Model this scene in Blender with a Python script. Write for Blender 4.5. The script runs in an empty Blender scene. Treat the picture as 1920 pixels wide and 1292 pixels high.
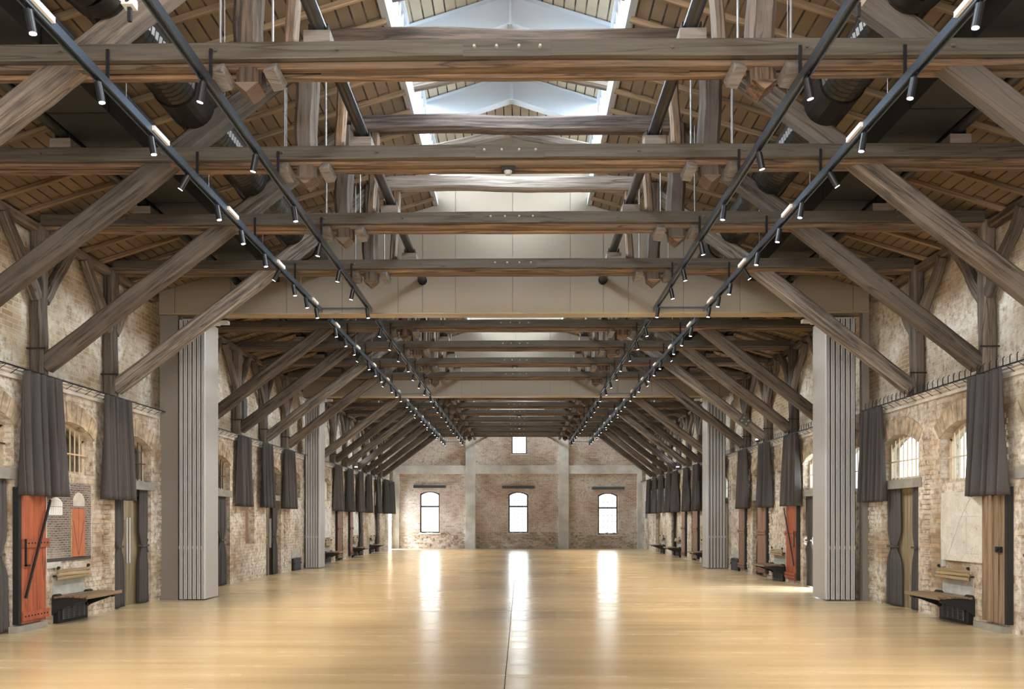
import bpy, math, random
from mathutils import Vector, Matrix
random.seed(7)
C = bpy.context.scene.collection
PI = math.pi

# ------------------------------------------------------------------ camera
F = 1500.0
cam_d = bpy.data.cameras.new('camera'); cam = bpy.data.objects.new('camera', cam_d); C.objects.link(cam)
cam.location = (0.14, 0.0, 1.5)
cam.rotation_euler = (PI/2, 0, 0.010)
cam_d.sensor_width = 36.0; cam_d.lens = F/1920*36.0
cam_d.shift_y = (976-646)/1920.0
cam_d.clip_start = 0.05; cam_d.clip_end = 300
bpy.context.scene.camera = cam
# ------------------------------------------------------------------ world, exposure
sc = bpy.context.scene
sc.view_settings.view_transform = 'Standard'
sc.view_settings.look = 'None'
sc.view_settings.gamma = 1.0
sc.view_settings.use_curve_mapping = False
sc.view_settings.exposure = 0.2
w = bpy.data.worlds.new('sky'); sc.world = w; w.use_nodes = True
bgn = w.node_tree.nodes['Background']
bgn.inputs[0].default_value = (0.80, 0.90, 1.0, 1); bgn.inputs[1].default_value = 3.5
# ------------------------------------------------------------------ area lights: daylight through the glazing, and one added rear fill
def area(name, loc, direction, sx, sy, power, col=(0.86,0.93,1.0), spread=PI):
    l = bpy.data.lights.new(name, 'AREA'); l.shape = 'RECTANGLE'; l.size = sx; l.size_y = sy
    l.energy = power; l.color = col; l.spread = spread
    o = bpy.data.objects.new(name, l); C.objects.link(o); o.location = loc
    d = Vector(direction).normalized()
    zax = -d; xax = Vector((0,1,0)) if abs(d.y) < .9 else Vector((1,0,0))
    yax = zax.cross(xax).normalized(); xax = yax.cross(zax)
    o.rotation_euler = Matrix((xax, yax, zax)).transposed().to_euler()
    return o
MON = 800      # power per monitor side and section
for (y0, y1) in ((1.0, 14.9), (15.5, 24.9), (25.5, 42.0)):
    L = y1-y0
    for s in (-1, 1):
        area('skylight_daylight', (s*1.62, (y0+y1)/2, 8.0), (-s, 0, -0.50), L, 0.9, MON*L/13.9, spread=math.radians(95))
for x in (-4.7, 0.05, 4.85):
    area('window_daylight', (x, 43.35, 2.0), (0,-1,-.12), 1.0, 2.1, 40, (1,.97,.92))
area('window_daylight', (0.1, 43.35, 5.6), (0,-1,-.2), .8, 1.0, 40, (1,.97,.92))
area('doorway_daylight', (7.35, 17.8, 1.3), (-1,0,-.18), .95, 2.0, 260, (.9,.95,1))
area('doorway_daylight', (-7.35, 41.7, 1.3), (1,0,-.15), .9, 2.0, 300, (.9,.95,1))
area('rear_fill_light', (0, -2.6, 3.2), (0,1,-.10), 9.0, 4.2, 1300, (1,.95,.88))   # added fill in front of the closed back wall, brightens the foreground

# ================================================================== materials
def new_mat(name):
    m = bpy.data.materials.new(name); m.use_nodes = True
    nt = m.node_tree; b = nt.nodes['Principled BSDF']
    return m, nt, b
def N(nt, t, **kw):
    n = nt.nodes.new(t)
    for k, v in kw.items(): setattr(n, k, v)
    return n
def simple(name, col, rough=.6, metal=0., noise=0., nscale=8., bump=0., spec=None):
    m, nt, b = new_mat(name)
    b.inputs['Base Color'].default_value = (*col, 1); b.inputs['Roughness'].default_value = rough
    b.inputs['Metallic'].default_value = metal
    if spec is not None: b.inputs['Specular IOR Level'].default_value = spec
    if noise > 0 or bump > 0:
        tc = N(nt, 'ShaderNodeTexCoord'); nz = N(nt, 'ShaderNodeTexNoise')
        nz.inputs['Scale'].default_value = nscale; nz.inputs['Detail'].default_value = 6
        nt.links.new(tc.outputs['Object'], nz.inputs['Vector'])
        if noise > 0:
            r = N(nt, 'ShaderNodeValToRGB'); e = r.color_ramp.elements
            e[0].position = .3; e[1].position = .7
            e[0].color = (*[c*(1-noise) for c in col], 1); e[1].color = (*[min(1, c*(1+noise)) for c in col], 1)
            nt.links.new(nz.outputs['Fac'], r.inputs['Fac']); nt.links.new(r.outputs['Color'], b.inputs['Base Color'])
        if bump > 0:
            bp = N(nt, 'ShaderNodeBump'); bp.inputs['Strength'].default_value = bump; bp.inputs['Distance'].default_value = .02
            nt.links.new(nz.outputs['Fac'], bp.inputs['Height']); nt.links.new(bp.outputs['Normal'], b.inputs['Normal'])
    return m
def mixc(nt, fac, a, b_):
    mx = N(nt, 'ShaderNodeMix', data_type='RGBA')
    for s, v in ((0, fac), (6, a), (7, b_)):
        if hasattr(v, 'links') or hasattr(v, 'is_linked'): nt.links.new(v, mx.inputs[s])
        else:
            mx.inputs[s].default_value = v if s == 0 else (*v, 1)
    return mx.outputs[2]
def ramp(nt, src, p0, p1, c0=(0,0,0), c1=(1,1,1)):
    r = N(nt, 'ShaderNodeValToRGB'); e = r.color_ramp.elements
    e[0].position = p0; e[1].position = p1; e[0].color = (*c0, 1); e[1].color = (*c1, 1)
    nt.links.new(src, r.inputs['Fac']); return r.outputs['Color']
def noise(nt, vec, scale, detail=5, rough=.6):
    n = N(nt, 'ShaderNodeTexNoise'); n.inputs['Scale'].default_value = scale
    n.inputs['Detail'].default_value = detail; n.inputs['Roughness'].default_value = rough
    nt.links.new(vec, n.inputs['Vector']); return n.outputs['Fac']
def wood(name, dark, light, rough=.75, gscale=1.0, rnd=.35, bump=.5, stretch=(0.6, 14, 14), grey=None):
    """timber: grain runs along local X of each object"""
    m, nt, b = new_mat(name)
    tc = N(nt, 'ShaderNodeTexCoord'); oi = N(nt, 'ShaderNodeObjectInfo')
    mp = N(nt, 'ShaderNodeMapping'); mp.inputs['Scale'].default_value = [s*gscale for s in stretch]
    ad = N(nt, 'ShaderNodeVectorMath', operation='ADD')
    cx = N(nt, 'ShaderNodeCombineXYZ'); ml = N(nt, 'ShaderNodeMath', operation='MULTIPLY'); ml.inputs[1].default_value = 37.
    nt.links.new(oi.outputs['Random'], ml.inputs[0])
    for i in range(3): nt.links.new(ml.outputs[0], cx.inputs[i])
    nt.links.new(tc.outputs['Object'], ad.inputs[0]); nt.links.new(cx.outputs[0], ad.inputs[1])
    nt.links.new(ad.outputs[0], mp.inputs['Vector'])
    g = noise(nt, mp.outputs[0], 1.6, 8, .68)
    col = ramp(nt, g, .38, .64, dark, light)
    big = noise(nt, ad.outputs[0], .9, 3)
    if grey: col = mixc(nt, ramp(nt, big, .45, .62), col, grey)
    hv = N(nt, 'ShaderNodeHueSaturation')
    mr = N(nt, 'ShaderNodeMapRange'); mr.inputs[3].default_value = 1-rnd; mr.inputs[4].default_value = 1+rnd
    nt.links.new(oi.outputs['Random'], mr.inputs[0]); nt.links.new(mr.outputs[0], hv.inputs['Value'])
    nt.links.new(col, hv.inputs['Color'])
    crack = noise(nt, mp.outputs[0], .55, 2, .4)
    cr = ramp(nt, crack, .485, .5); cr2 = ramp(nt, crack, .5, .515, (1,1,1), (0,0,0))
    mm = N(nt, 'ShaderNodeMath', operation='MULTIPLY'); nt.links.new(cr, mm.inputs[0]); nt.links.new(cr2, mm.inputs[1])
    m2 = N(nt, 'ShaderNodeMath', operation='MULTIPLY'); nt.links.new(mm.outputs[0], m2.inputs[0]); m2.inputs[1].default_value = .75
    fin = mixc(nt, m2.outputs[0], hv.outputs['Color'], tuple(c*.35 for c in dark))
    nt.links.new(fin, b.inputs['Base Color']); b.inputs['Roughness'].default_value = rough
    bp = N(nt, 'ShaderNodeBump'); bp.inputs['Strength'].default_value = bump; bp.inputs['Distance'].default_value = .015
    nt.links.new(g, bp.inputs['Height']); nt.links.new(bp.outputs['Normal'], b.inputs['Normal'])
    return m
def brick(name, c1, c2, mortar, wash, wash_amt, dirt, uaxis='Y', bump=1.0, extra=None, bw=.25, rh=.077):
    m, nt, b = new_mat(name)
    tc = N(nt, 'ShaderNodeTexCoord'); sp = N(nt, 'ShaderNodeSeparateXYZ'); cb = N(nt, 'ShaderNodeCombineXYZ')
    nt.links.new(tc.outputs['Object'], sp.inputs[0])
    ad = N(nt, 'ShaderNodeMath', operation='ADD'); nt.links.new(sp.outputs['X'], ad.inputs[0]); nt.links.new(sp.outputs['Y'], ad.inputs[1])
    nt.links.new(ad.outputs[0], cb.inputs[0]); nt.links.new(sp.outputs['Z'], cb.inputs[1])
    # warp the courses a little
    nd = N(nt, 'ShaderNodeTexNoise'); nd.inputs['Scale'].default_value = 3.; nt.links.new(tc.outputs['Object'], nd.inputs['Vector'])
    sc_ = N(nt, 'ShaderNodeVectorMath', operation='SCALE'); sc_.inputs['Scale'].default_value = .022
    nt.links.new(nd.outputs['Color'], sc_.inputs[0])
    av = N(nt, 'ShaderNodeVectorMath', operation='ADD'); nt.links.new(cb.outputs[0], av.inputs[0]); nt.links.new(sc_.outputs[0], av.inputs[1])
    bt = N(nt, 'ShaderNodeTexBrick'); nt.links.new(av.outputs[0], bt.inputs['Vector'])
    bt.inputs['Scale'].default_value = 1; bt.inputs['Brick Width'].default_value = bw; bt.inputs['Row Height'].default_value = rh
    bt.inputs['Mortar Size'].default_value = .009; bt.inputs['Mortar Smooth'].default_value = .3; bt.inputs['Bias'].default_value = 0
    bt.inputs['Color1'].default_value = (*c1, 1); bt.inputs['Color2'].default_value = (*c2, 1); bt.inputs['Mortar'].default_value = (*mortar, 1)
    obj = tc.outputs['Object']
    n1 = noise(nt, obj, 9, 6, .7); n2 = noise(nt, obj, .75, 5, .62); n3 = noise(nt, obj, 30, 4, .7)
    col = mixc(nt, ramp(nt, n1, .50, .78), bt.outputs['Color'], dirt)
    a = .62 - wash_amt*.3
    wf = ramp(nt, n2, a-.09, a+.09)
    wn = ramp(nt, n1, .36, .56)
    mu = N(nt, 'ShaderNodeMath', operation='MULTIPLY'); nt.links.new(wf, mu.inputs[0]); nt.links.new(wn, mu.inputs[1])
    m3 = N(nt, 'ShaderNodeMath', operation='MULTIPLY'); nt.links.new(mu.outputs[0], m3.inputs[0]); m3.inputs[1].default_value = .88
    col = mixc(nt, m3.outputs[0], col, wash)
    col = mixc(nt, ramp(nt, n3, .64, .76), col, tuple(c*.45 for c in dirt))
    nt.links.new(col, b.inputs['Base Color']); b.inputs['Roughness'].default_value = .9; b.inputs['Specular IOR Level'].default_value = .25
    bp = N(nt, 'ShaderNodeBump'); bp.inputs['Strength'].default_value = bump; bp.inputs['Distance'].default_value = .03
    inv = N(nt, 'ShaderNodeMath', operation='SUBTRACT'); inv.inputs[0].default_value = 1; nt.links.new(bt.outputs['Fac'], inv.inputs[1])
    s2 = N(nt, 'ShaderNodeMath', operation='ADD'); nt.links.new(inv.outputs[0], s2.inputs[0]); nt.links.new(n1, s2.inputs[1])
    nt.links.new(s2.outputs[0], bp.inputs['Height']); nt.links.new(bp.outputs['Normal'], b.inputs['Normal'])
    return m

M = {}
M['brick_low'] = brick('whitewashed brick', (.47,.33,.20), (.26,.165,.10), (.30,.25,.19), (.76,.70,.61), .55, (.24,.18,.12))  # shadows in the recessed joints are put into the dark mortar colour
M['brick_up'] = brick('yellow brown brick', (.50,.38,.235), (.33,.22,.13), (.56,.49,.38), (.84,.80,.72), .44, (.27,.205,.14))
M['brick_far'] = brick('red brown brick', (.62,.45,.35), (.36,.24,.18), (.74,.67,.57), (.80,.74,.66), .45, (.40,.30,.235))
M['voussoir'] = simple('arch brick', (.42,.33,.23), .9, 0, .45, 7.0, .6)
M['concrete'] = simple('concrete', (.60,.585,.545), .85, 0, .22, 1.6, .25)
M['plaster'] = simple('old plaster', (.52,.47,.40), .9, 0, .3, 3.0, .5)
M['plaster_grey'] = simple('grey plaster patch', (.42,.41,.36), .9, 0, .2, 5.0, .2)
M['timber'] = wood('old roof timber', (.022,.014,.009), (.15,.098,.066), .8, rnd=.45, grey=(.125,.10,.085))
M['timber_grey'] = wood('weathered grey timber', (.030,.022,.017), (.18,.14,.108), .8, rnd=.4, grey=(.135,.108,.088), bump=1.0)
M['collar_dark'] = wood('dark tarred timber', (.018,.012,.008), (.10,.062,.042), .8, rnd=0)
M['collar_mid'] = wood('purple grey timber', (.04,.03,.028), (.17,.13,.115), .8, rnd=0)
M['collar_pale'] = wood('bleached timber', (.16,.135,.12), (.36,.31,.28), .8, rnd=.1)
M['strut_pale'] = wood('bleached strut timber', (.07,.058,.05), (.33,.28,.235), .8, rnd=.15, bump=.9)
M['timber_warm'] = wood('warm brown timber', (.035,.02,.011), (.24,.145,.08), .75, rnd=.25, grey=(.12,.085,.06))
M['timber_light'] = wood('new pale timber', (.26,.16,.075), (.50,.34,.17), .6, rnd=.2, bump=.2)
M['painted'] = wood('grey painted timber', (.058,.048,.037), (.094,.079,.063), .45, rnd=.08, bump=.25)
M['block'] = wood('grey brown block', (.12,.10,.085), (.20,.17,.145), .7, rnd=.1, bump=.2)
M['rafter'] = wood('pine rafter', (.14,.09,.05), (.27,.18,.10), .7, rnd=.15, bump=.2)
M['oak'] = wood('oak door wood', (.17,.125,.075), (.33,.26,.17), .55, rnd=.08, bump=.15)
M['oak_v'] = wood('oak door planks', (.19,.145,.085), (.34,.27,.175), .5, rnd=.06, bump=.12, stretch=(12,12,.5))
M['oak_seat'] = wood('oiled slat wood', (.13,.085,.05), (.26,.175,.105), .42, rnd=.08, bump=.2)
M['back_slat'] = wood('pale slat wood', (.24,.17,.09), (.42,.31,.18), .5, rnd=.05, bump=.15)
M['red_wood'] = wood('red painted planks', (.25,.058,.022), (.36,.098,.042), .6, rnd=.1, bump=.3, stretch=(14,14,.6))
M['brown_wood'] = wood('brown planks', (.16,.085,.055), (.30,.17,.115), .7, rnd=.1, bump=.3, stretch=(14,14,.6))
M['grey_wood'] = wood('weathered door planks', (.10,.065,.035), (.30,.20,.12), .8, rnd=.05, bump=.5, stretch=(14,14,.5))
M['black'] = simple('black painted steel', (.012,.013,.016), .38, .3)
M['black_matt'] = simple('black cast iron', (.015,.016,.018), .55, .2)
M['track'] = simple('black track aluminium', (.12,.15,.19), .36, .85)  # the skylight's blue reflection is put into this base colour
M['tube'] = simple('dark steel tube', (.055,.055,.058), .3, .75)
M['rod'] = simple('galvanised rod', (.26,.26,.26), .5, .6)
M['duct'] = simple('dark spiral duct', (.05,.045,.04), .32, .8)
M['boxduct'] = simple('charcoal duct board', (.017,.018,.017), .6, .0, .12, 20)
M['taupe'] = simple('taupe partition board', (.25,.208,.162), .62, 0, .05, 60, .05)
M['taupe_d'] = simple('taupe jamb', (.19,.17,.15), .6, 0, .04, 60)
M['face'] = simple('light partition face', (.385,.355,.325), .5, 0, .03, 40)
M['alu'] = simple('satin aluminium', (.60,.60,.62), .42, .35)
M['dark_gap'] = simple('dark seal', (.008,.009,.012), .8)
M['edge_strip'] = wood('pale edge strip', (.30,.22,.13), (.40,.31,.19), .45, rnd=.02, bump=.05)
M['cloth'] = simple('charcoal curtain cloth', (.062,.055,.054), .92, 0, .12, 90, .15)
M['steel_grey'] = simple('grey steel lintel', (.10,.11,.115), .6, .2)
M['steel_white'] = simple('pale painted steel', (.46,.51,.57), .45)
M['frame_dark'] = simple('dark window frame', (.07,.05,.035), .6)
M['frame_cream'] = simple('cream painted frame', (.55,.46,.33), .6, 0, .15, 20)
M['bar_cream'] = simple('cream iron bars', (.62,.50,.34), .5)
M['board'] = simple('brown backing board', (.10,.07,.045), .8, 0, .2, 4)
M['chrome'] = simple('brushed steel', (.40,.40,.40), .5, .8)
M['bolt'] = simple('pale bolt', (.42,.40,.36), .45, .4)
M['white'] = simple('white plastic', (.72,.70,.66), .5)
M['switch'] = simple('grey plastic', (.42,.42,.42), .5)
M['lead'] = simple('lead stone strip', (.25,.23,.20), .8, 0, .2, 5, .2)
M['paper'] = simple('pale print', (.55,.53,.50), .6, 0, .35, 4)
M['ink'] = simple('grey ink line', (.30,.27,.24), .7)
M['paper_red'] = simple('printed red', (.42,.13,.06), .5, 0, .15, 6)
M['paper_white'] = simple('printed white', (.75,.73,.70), .5)
M['paper_dark'] = simple('printed black', (.05,.045,.045), .5)
M['ground'] = simple('outside paving', (.55,.54,.52), .9)

def emis(name, col, s):
    m, nt, b = new_mat(name); b.inputs['Base Color'].default_value = (*col, 1)
    b.inputs['Emission Color'].default_value = (*col, 1); b.inputs['Emission Strength'].default_value = s; return m
M['lens'] = emis('lit lamp lens', (.82,.88,1.0), 9)
M['flood_lens'] = emis('lit flood lens', (.75,.85,1.0), 12)

m, nt, b = new_mat('window glass')
for n in list(nt.nodes):
    if n.type == 'BSDF_PRINCIPLED': nt.nodes.remove(n)
out = [n for n in nt.nodes if n.type == 'OUTPUT_MATERIAL'][0]
tr = N(nt, 'ShaderNodeBsdfTransparent'); tr.inputs[0].default_value = (.93,.96,.96,1)
gl = N(nt, 'ShaderNodeBsdfGlossy'); gl.inputs['Roughness'].default_value = .03
fr = N(nt, 'ShaderNodeMath', operation='MULTIPLY'); fr.inputs[1].default_value = .6
lw = N(nt, 'ShaderNodeLayerWeight'); lw.inputs['Blend'].default_value = .15; nt.links.new(lw.outputs['Facing'], fr.inputs[0])
mx = N(nt, 'ShaderNodeMixShader'); nt.links.new(fr.outputs[0], mx.inputs[0]); nt.links.new(tr.outputs[0], mx.inputs[1]); nt.links.new(gl.outputs[0], mx.inputs[2])
nt.links.new(mx.outputs[0], out.inputs[0]); M['glass'] = m

# polished sand-coloured floor
m, nt, b = new_mat('polished screed floor')
tc = N(nt, 'ShaderNodeTexCoord'); ob = tc.outputs['Object']
mp = N(nt, 'ShaderNodeMapping'); mp.inputs['Scale'].default_value = (.25, 3.2, 1); nt.links.new(ob, mp.inputs['Vector'])
n1 = noise(nt, mp.outputs[0], 1.0, 6, .6); n2 = noise(nt, ob, 45, 3, .6); n3 = noise(nt, ob, .35, 3)
col = ramp(nt, n1, .3, .7, (.43,.335,.195), (.55,.445,.28))
col = mixc(nt, ramp(nt, n2, .55, .75), col, (.60,.49,.32))
col = mixc(nt, ramp(nt, n3, .5, .75), col, (.47,.35,.21))
nt.links.new(col, b.inputs['Base Color'])
rr = ramp(nt, n1, .3, .7, (.17,.17,.17), (.30,.30,.30)); nt.links.new(rr, b.inputs['Roughness'])
b.inputs['Specular IOR Level'].default_value = .55
mp2 = N(nt, 'ShaderNodeMapping'); mp2.inputs['Scale'].default_value = (.35, 4.5, 1); nt.links.new(ob, mp2.inputs['Vector'])
n4 = noise(nt, mp2.outputs[0], 1.0, 2, .4)
bp = N(nt, 'ShaderNodeBump'); bp.inputs['Strength'].default_value = .05; bp.inputs['Distance'].default_value = .006
nt.links.new(n4, bp.inputs['Height']); nt.links.new(bp.outputs['Normal'], b.inputs['Normal'])
M['floor'] = m

# roof boards: dark joints run along the hall
def boards(name, c0, c1, joint, bw=3.12):
    m, nt, b = new_mat(name)
    tc = N(nt, 'ShaderNodeTexCoord'); ob = tc.outputs['Object']
    sp = N(nt, 'ShaderNodeSeparateXYZ'); nt.links.new(ob, sp.inputs[0])
    cb = N(nt, 'ShaderNodeCombineXYZ'); nt.links.new(sp.outputs['Y'], cb.inputs[0]); nt.links.new(sp.outputs['X'], cb.inputs[1])
    bt = N(nt, 'ShaderNodeTexBrick'); nt.links.new(cb.outputs[0], bt.inputs['Vector'])
    bt.offset = 0.5
    bt.inputs['Scale'].default_value = 1; bt.inputs['Brick Width'].default_value = bw; bt.inputs['Row Height'].default_value = .15
    bt.inputs['Mortar Size'].default_value = .0105; bt.inputs['Mortar Smooth'].default_value = 0; bt.inputs['Bias'].default_value = 0
    bt.inputs['Color1'].default_value = (*c0, 1); bt.inputs['Color2'].default_value = (*c1, 1); bt.inputs['Mortar'].default_value = (*joint, 1)
    n1 = noise(nt, ob, 2.2, 5, .6)
    col = mixc(nt, ramp(nt, n1, .45, .75), bt.outputs['Color'], tuple(c*.72 for c in c0))
    nt.links.new(col, b.inputs['Base Color']); b.inputs['Roughness'].default_value = .8
    return m
M['boards'] = boards('roof boards', (.195,.133,.076), (.145,.098,.055), (.015,.01,.008))
M['boards_lit'] = boards('skylight boards', (.42,.36,.27), (.36,.31,.23), (.03,.02,.015), 60)  # same planks as the roof; daylight on them is put into the colour

# old map: pale sheet with thin contour lines
m, nt, b = new_mat('old map print')
tc = N(nt, 'ShaderNodeTexCoord'); ob = tc.outputs['Object']
n1 = noise(nt, ob, 1.4, 4, .5)
vo = N(nt, 'ShaderNodeTexVoronoi', feature='DISTANCE_TO_EDGE'); vo.inputs['Scale'].default_value = 4.5
wv = N(nt, 'ShaderNodeVectorMath', operation='ADD'); ns = N(nt, 'ShaderNodeTexNoise'); ns.inputs['Scale'].default_value = 2.5
nt.links.new(ob, ns.inputs['Vector']); nt.links.new(ob, wv.inputs[0]); nt.links.new(ns.outputs['Color'], wv.inputs[1]); nt.links.new(wv.outputs[0], vo.inputs['Vector'])
base = ramp(nt, noise(nt, ob, 5, 5, .6), .3, .7, (.50,.46,.39), (.66,.63,.57))
col = mixc(nt, ramp(nt, vo.outputs['Distance'], .004, .014, (1,1,1), (0,0,0)), base, (.34,.30,.26))
nt.links.new(col, b.inputs['Base Color']); b.inputs['Roughness'].default_value = .5
M['map'] = m
M['print_brick'] = brick('printed brick wall', (.19,.145,.12), (.07,.052,.05), (.27,.23,.20), (.40,.35,.30), .1, (.09,.07,.065), bump=0, bw=.10, rh=.034)

# ================================================================== helpers
def link(name, verts, faces, mat, parent=None, smooth=False):
    me = bpy.data.meshes.new(name); me.from_pydata([tuple(v) for v in verts], [], faces); me.update()
    me.materials.append(mat)
    if smooth:
        for p in me.polygons: p.use_smooth = True
    o = bpy.data.objects.new(name, me); C.objects.link(o)
    if parent: o.parent = parent
    return o
def tag(o, label=None, cat=None, group=None, kind=None):
    if label: o['label'] = label
    if cat: o['category'] = cat
    if group: o['group'] = group
    if kind: o['kind'] = kind
    return o
def empty(name, loc, label, cat, group=None, kind=None):
    o = bpy.data.objects.new(name, None); C.objects.link(o); o.location = loc; o.empty_display_size = .1
    return tag(o, label, cat, group, kind)
class MB:
    def __init__(s): s.v = []; s.f = []
    def box(s, x0, x1, y0, y1, z0, z1, ch=0.0):
        if x0 > x1: x0, x1 = x1, x0
        if y0 > y1: y0, y1 = y1, y0
        n = len(s.v)
        if ch <= 0:
            s.v += [(x,y,z) for z in (z0,z1) for y in (y0,y1) for x in (x0,x1)]
            s.f += [[n+i for i in q] for q in ((0,2,3,1),(4,5,7,6),(0,1,5,4),(2,6,7,3),(0,4,6,2),(1,3,7,5))]
        else:   # chamfered vertical edges
            c = ch; ring = [(x0+c,y0),(x1-c,y0),(x1,y0+c),(x1,y1-c),(x1-c,y1),(x0+c,y1),(x0,y1-c),(x0,y0+c)]
            s.v += [(x,y,z0) for x,y in ring] + [(x,y,z1) for x,y in ring]
            s.f += [[n+i, n+(i+1)%8, n+8+(i+1)%8, n+8+i] for i in range(8)] + [[n+7-i for i in range(8)], [n+8+i for i in range(8)]]
        return s
    def obox(s, a, b, w, h, up=(0,0,1)):
        """box bar between two points, w sideways, h along up"""
        a = Vector(a); b = Vector(b); d = (b-a).normalized(); up = Vector(up)
        if abs(d.dot(up)) > .98: up = Vector((1,0,0))
        sd = d.cross(up).normalized(); u = sd.cross(d).normalized(); n = len(s.v)
        for p in (a, b):
            for i, j in ((-1,-1),(1,-1),(1,1),(-1,1)): s.v.append(p+sd*(w/2*i)+u*(h/2*j))
        s.f += [[n+i,n+(i+1)%4,n+4+(i+1)%4,n+4+i] for i in range(4)] + [[n+3,n+2,n+1,n],[n+4,n+5,n+6,n+7]]
        return s
    def cyl(s, a, b, r0, r1=None, seg=12, cap=True):
        r1 = r0 if r1 is None else r1
        a = Vector(a); b = Vector(b); d = (b-a).normalized()
        up = Vector((0,0,1)) if abs(d.z) < .95 else Vector((1,0,0))
        sd = d.cross(up).normalized(); u = sd.cross(d); n = len(s.v)
        for p, r in ((a, r0), (b, r1)):
            for i in range(seg):
                t = 2*PI*i/seg; s.v.append(p+sd*(r*math.cos(t))+u*(r*math.sin(t)))
        s.f += [[n+i, n+(i+1)%seg, n+seg+(i+1)%seg, n+seg+i] for i in range(seg)]
        if cap: s.f += [[n+seg-1-i for i in range(seg)], [n+seg+i for i in range(seg)]]
        return s
    def prism(s, pts, axis, a0, a1):
        """polygon (2D pts) extruded along axis 'x','y' or 'z'"""
        n = len(s.v); k = len(pts)
        for a in (a0, a1):
            for (p, q) in pts:
                s.v.append({'x':(a,p,q), 'y':(p,a,q), 'z':(p,q,a)}[axis])
        s.f += [[n+i, n+(i+1)%k, n+k+(i+1)%k, n+k+i] for i in range(k)] + [[n+k-1-i for i in range(k)], [n+k+i for i in range(k)]]
        return s
    def build(s, name, mat, parent=None, smooth=False):
        return link(name, s.v, s.f, mat, parent, smooth)
def timber(name, a, b, w, h, mat, parent=None, seed=0, jit=.012, seg=14, up=(0,0,1), ch=.2):
    """hewn beam between two points; local X runs along the grain"""
    rnd = random.Random(seed); a = Vector(a); b = Vector(b); L = (b-a).length
    d = (b-a).normalized(); up = Vector(up)
    if abs(d.dot(up)) > .95: up = Vector((0,1,0))
    y = up.cross(d).normalized(); z = d.cross(y)
    V = []; Fc = []; c = ch*min(w, h)
    ring = [(-w/2+c,-h/2),(w/2-c,-h/2),(w/2,-h/2+c),(w/2,h/2-c),(w/2-c,h/2),(-w/2+c,h/2),(-w/2,h/2-c),(-w/2,-h/2+c)]
    ph = [rnd.uniform(0,6.28) for _ in range(6)]
    for i in range(seg+1):
        t = i/seg
        wy = jit*(math.sin(2.1*t*3+ph[0])+.5*math.sin(t*11+ph[1])); wz = jit*(math.sin(1.7*t*3+ph[2])+.5*math.sin(t*13+ph[3]))
        sc1 = 1+jit*2.2*math.sin(t*7+ph[4])
        for (p, q) in ring:
            V.append((t*L, p*sc1+wy+rnd.uniform(-1,1)*jit*.3, q*sc1+wz+rnd.uniform(-1,1)*jit*.3))
    for i in range(seg):
        for j in range(8):
            Fc.append([i*8+j, i*8+(j+1)%8, (i+1)*8+(j+1)%8, (i+1)*8+j][::-1])
    Fc.append([j for j in range(8)]); Fc.append([seg*8+7-j for j in range(8)])
    o = link(name, V, Fc, mat, parent)
    o.matrix_basis = Matrix.Translation(a) @ Matrix((d, y, z)).transposed().to_4x4()
    return o
def copy_obj(o, parent=None):
    c = o.copy(); C.objects.link(c)
    if parent: c.parent = parent
    return c
def copy_tree(o, parent=None):
    c = copy_obj(o, parent)
    for ch in list(o.children): copy_tree(ch, c)
    return c
ORD = ['first','second','third','fourth','fifth','sixth','seventh','eighth','ninth','tenth','eleventh','twelfth','thirteenth','fourteenth','fifteenth','sixteenth','seventeenth','eighteenth','nineteenth','twentieth']
SIDE = {-1:'left', 1:'right'}

# ================================================================== dimensions (metres; x from the hall's axis, y away from the camera)
WL, WU = 6.65, 6.85          # inner faces of the lower wall and of the thinner wall above the ledge
ZL = 3.55                    # ledge
YB, YF = -3.0, 42.86         # back and far wall
P1, P2 = 15.0, 25.0          # the two partition lines
def TY(n): return 7.21+2.0*n # truss positions
RZ0, RS, RX = 7.43, .31, 1.42
def roofz(x): return RZ0-RS*(abs(x)-RX)
MZ, MS = 8.43, .31           # monitor eave height and slope
TR = [n for n in range(0, 17) if n not in (4, 9)]

# ================================================================== setting
f = MB().box(-7.6, 7.6, YB-.2, YF+.3, -.2, 0).build('floor', M['floor']); tag(f, 'polished sand-coloured floor of the hall', 'floor', kind='structure')
jn = MB()
for i in range(1): jn.box(-.004, .004, 4.0, 31.5, 0, .0012)
tag(jn.build('crack', M['dark_gap'], f), 'thin dark joint running down the middle of the floor')
f.children[0].location = (.0,0,0)
g = MB().box(-40, -7.6, -10, 60, -.3, -.12).box(7.6, 40, -10, 60, -.3, -.12).build('outside_ground', M['ground']); tag(g, 'pale paving outside the side doorways', 'ground', kind='structure')

def arch_pts(y0, y1, zs, zc, n=10):
    """segmental arch from (y0,zs) to (y1,zs) with its crown at zc"""
    w_ = (y1-y0)/2; h_ = zc-zs; R = (w_*w_+h_*h_)/(2*h_); cy = (y0+y1)/2; cz = zc-R
    a0 = math.asin(w_/R)
    return [(cy+R*math.sin(-a0+2*a0*i/n), cz+R*math.cos(-a0+2*a0*i/n)) for i in range(n+1)]

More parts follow.
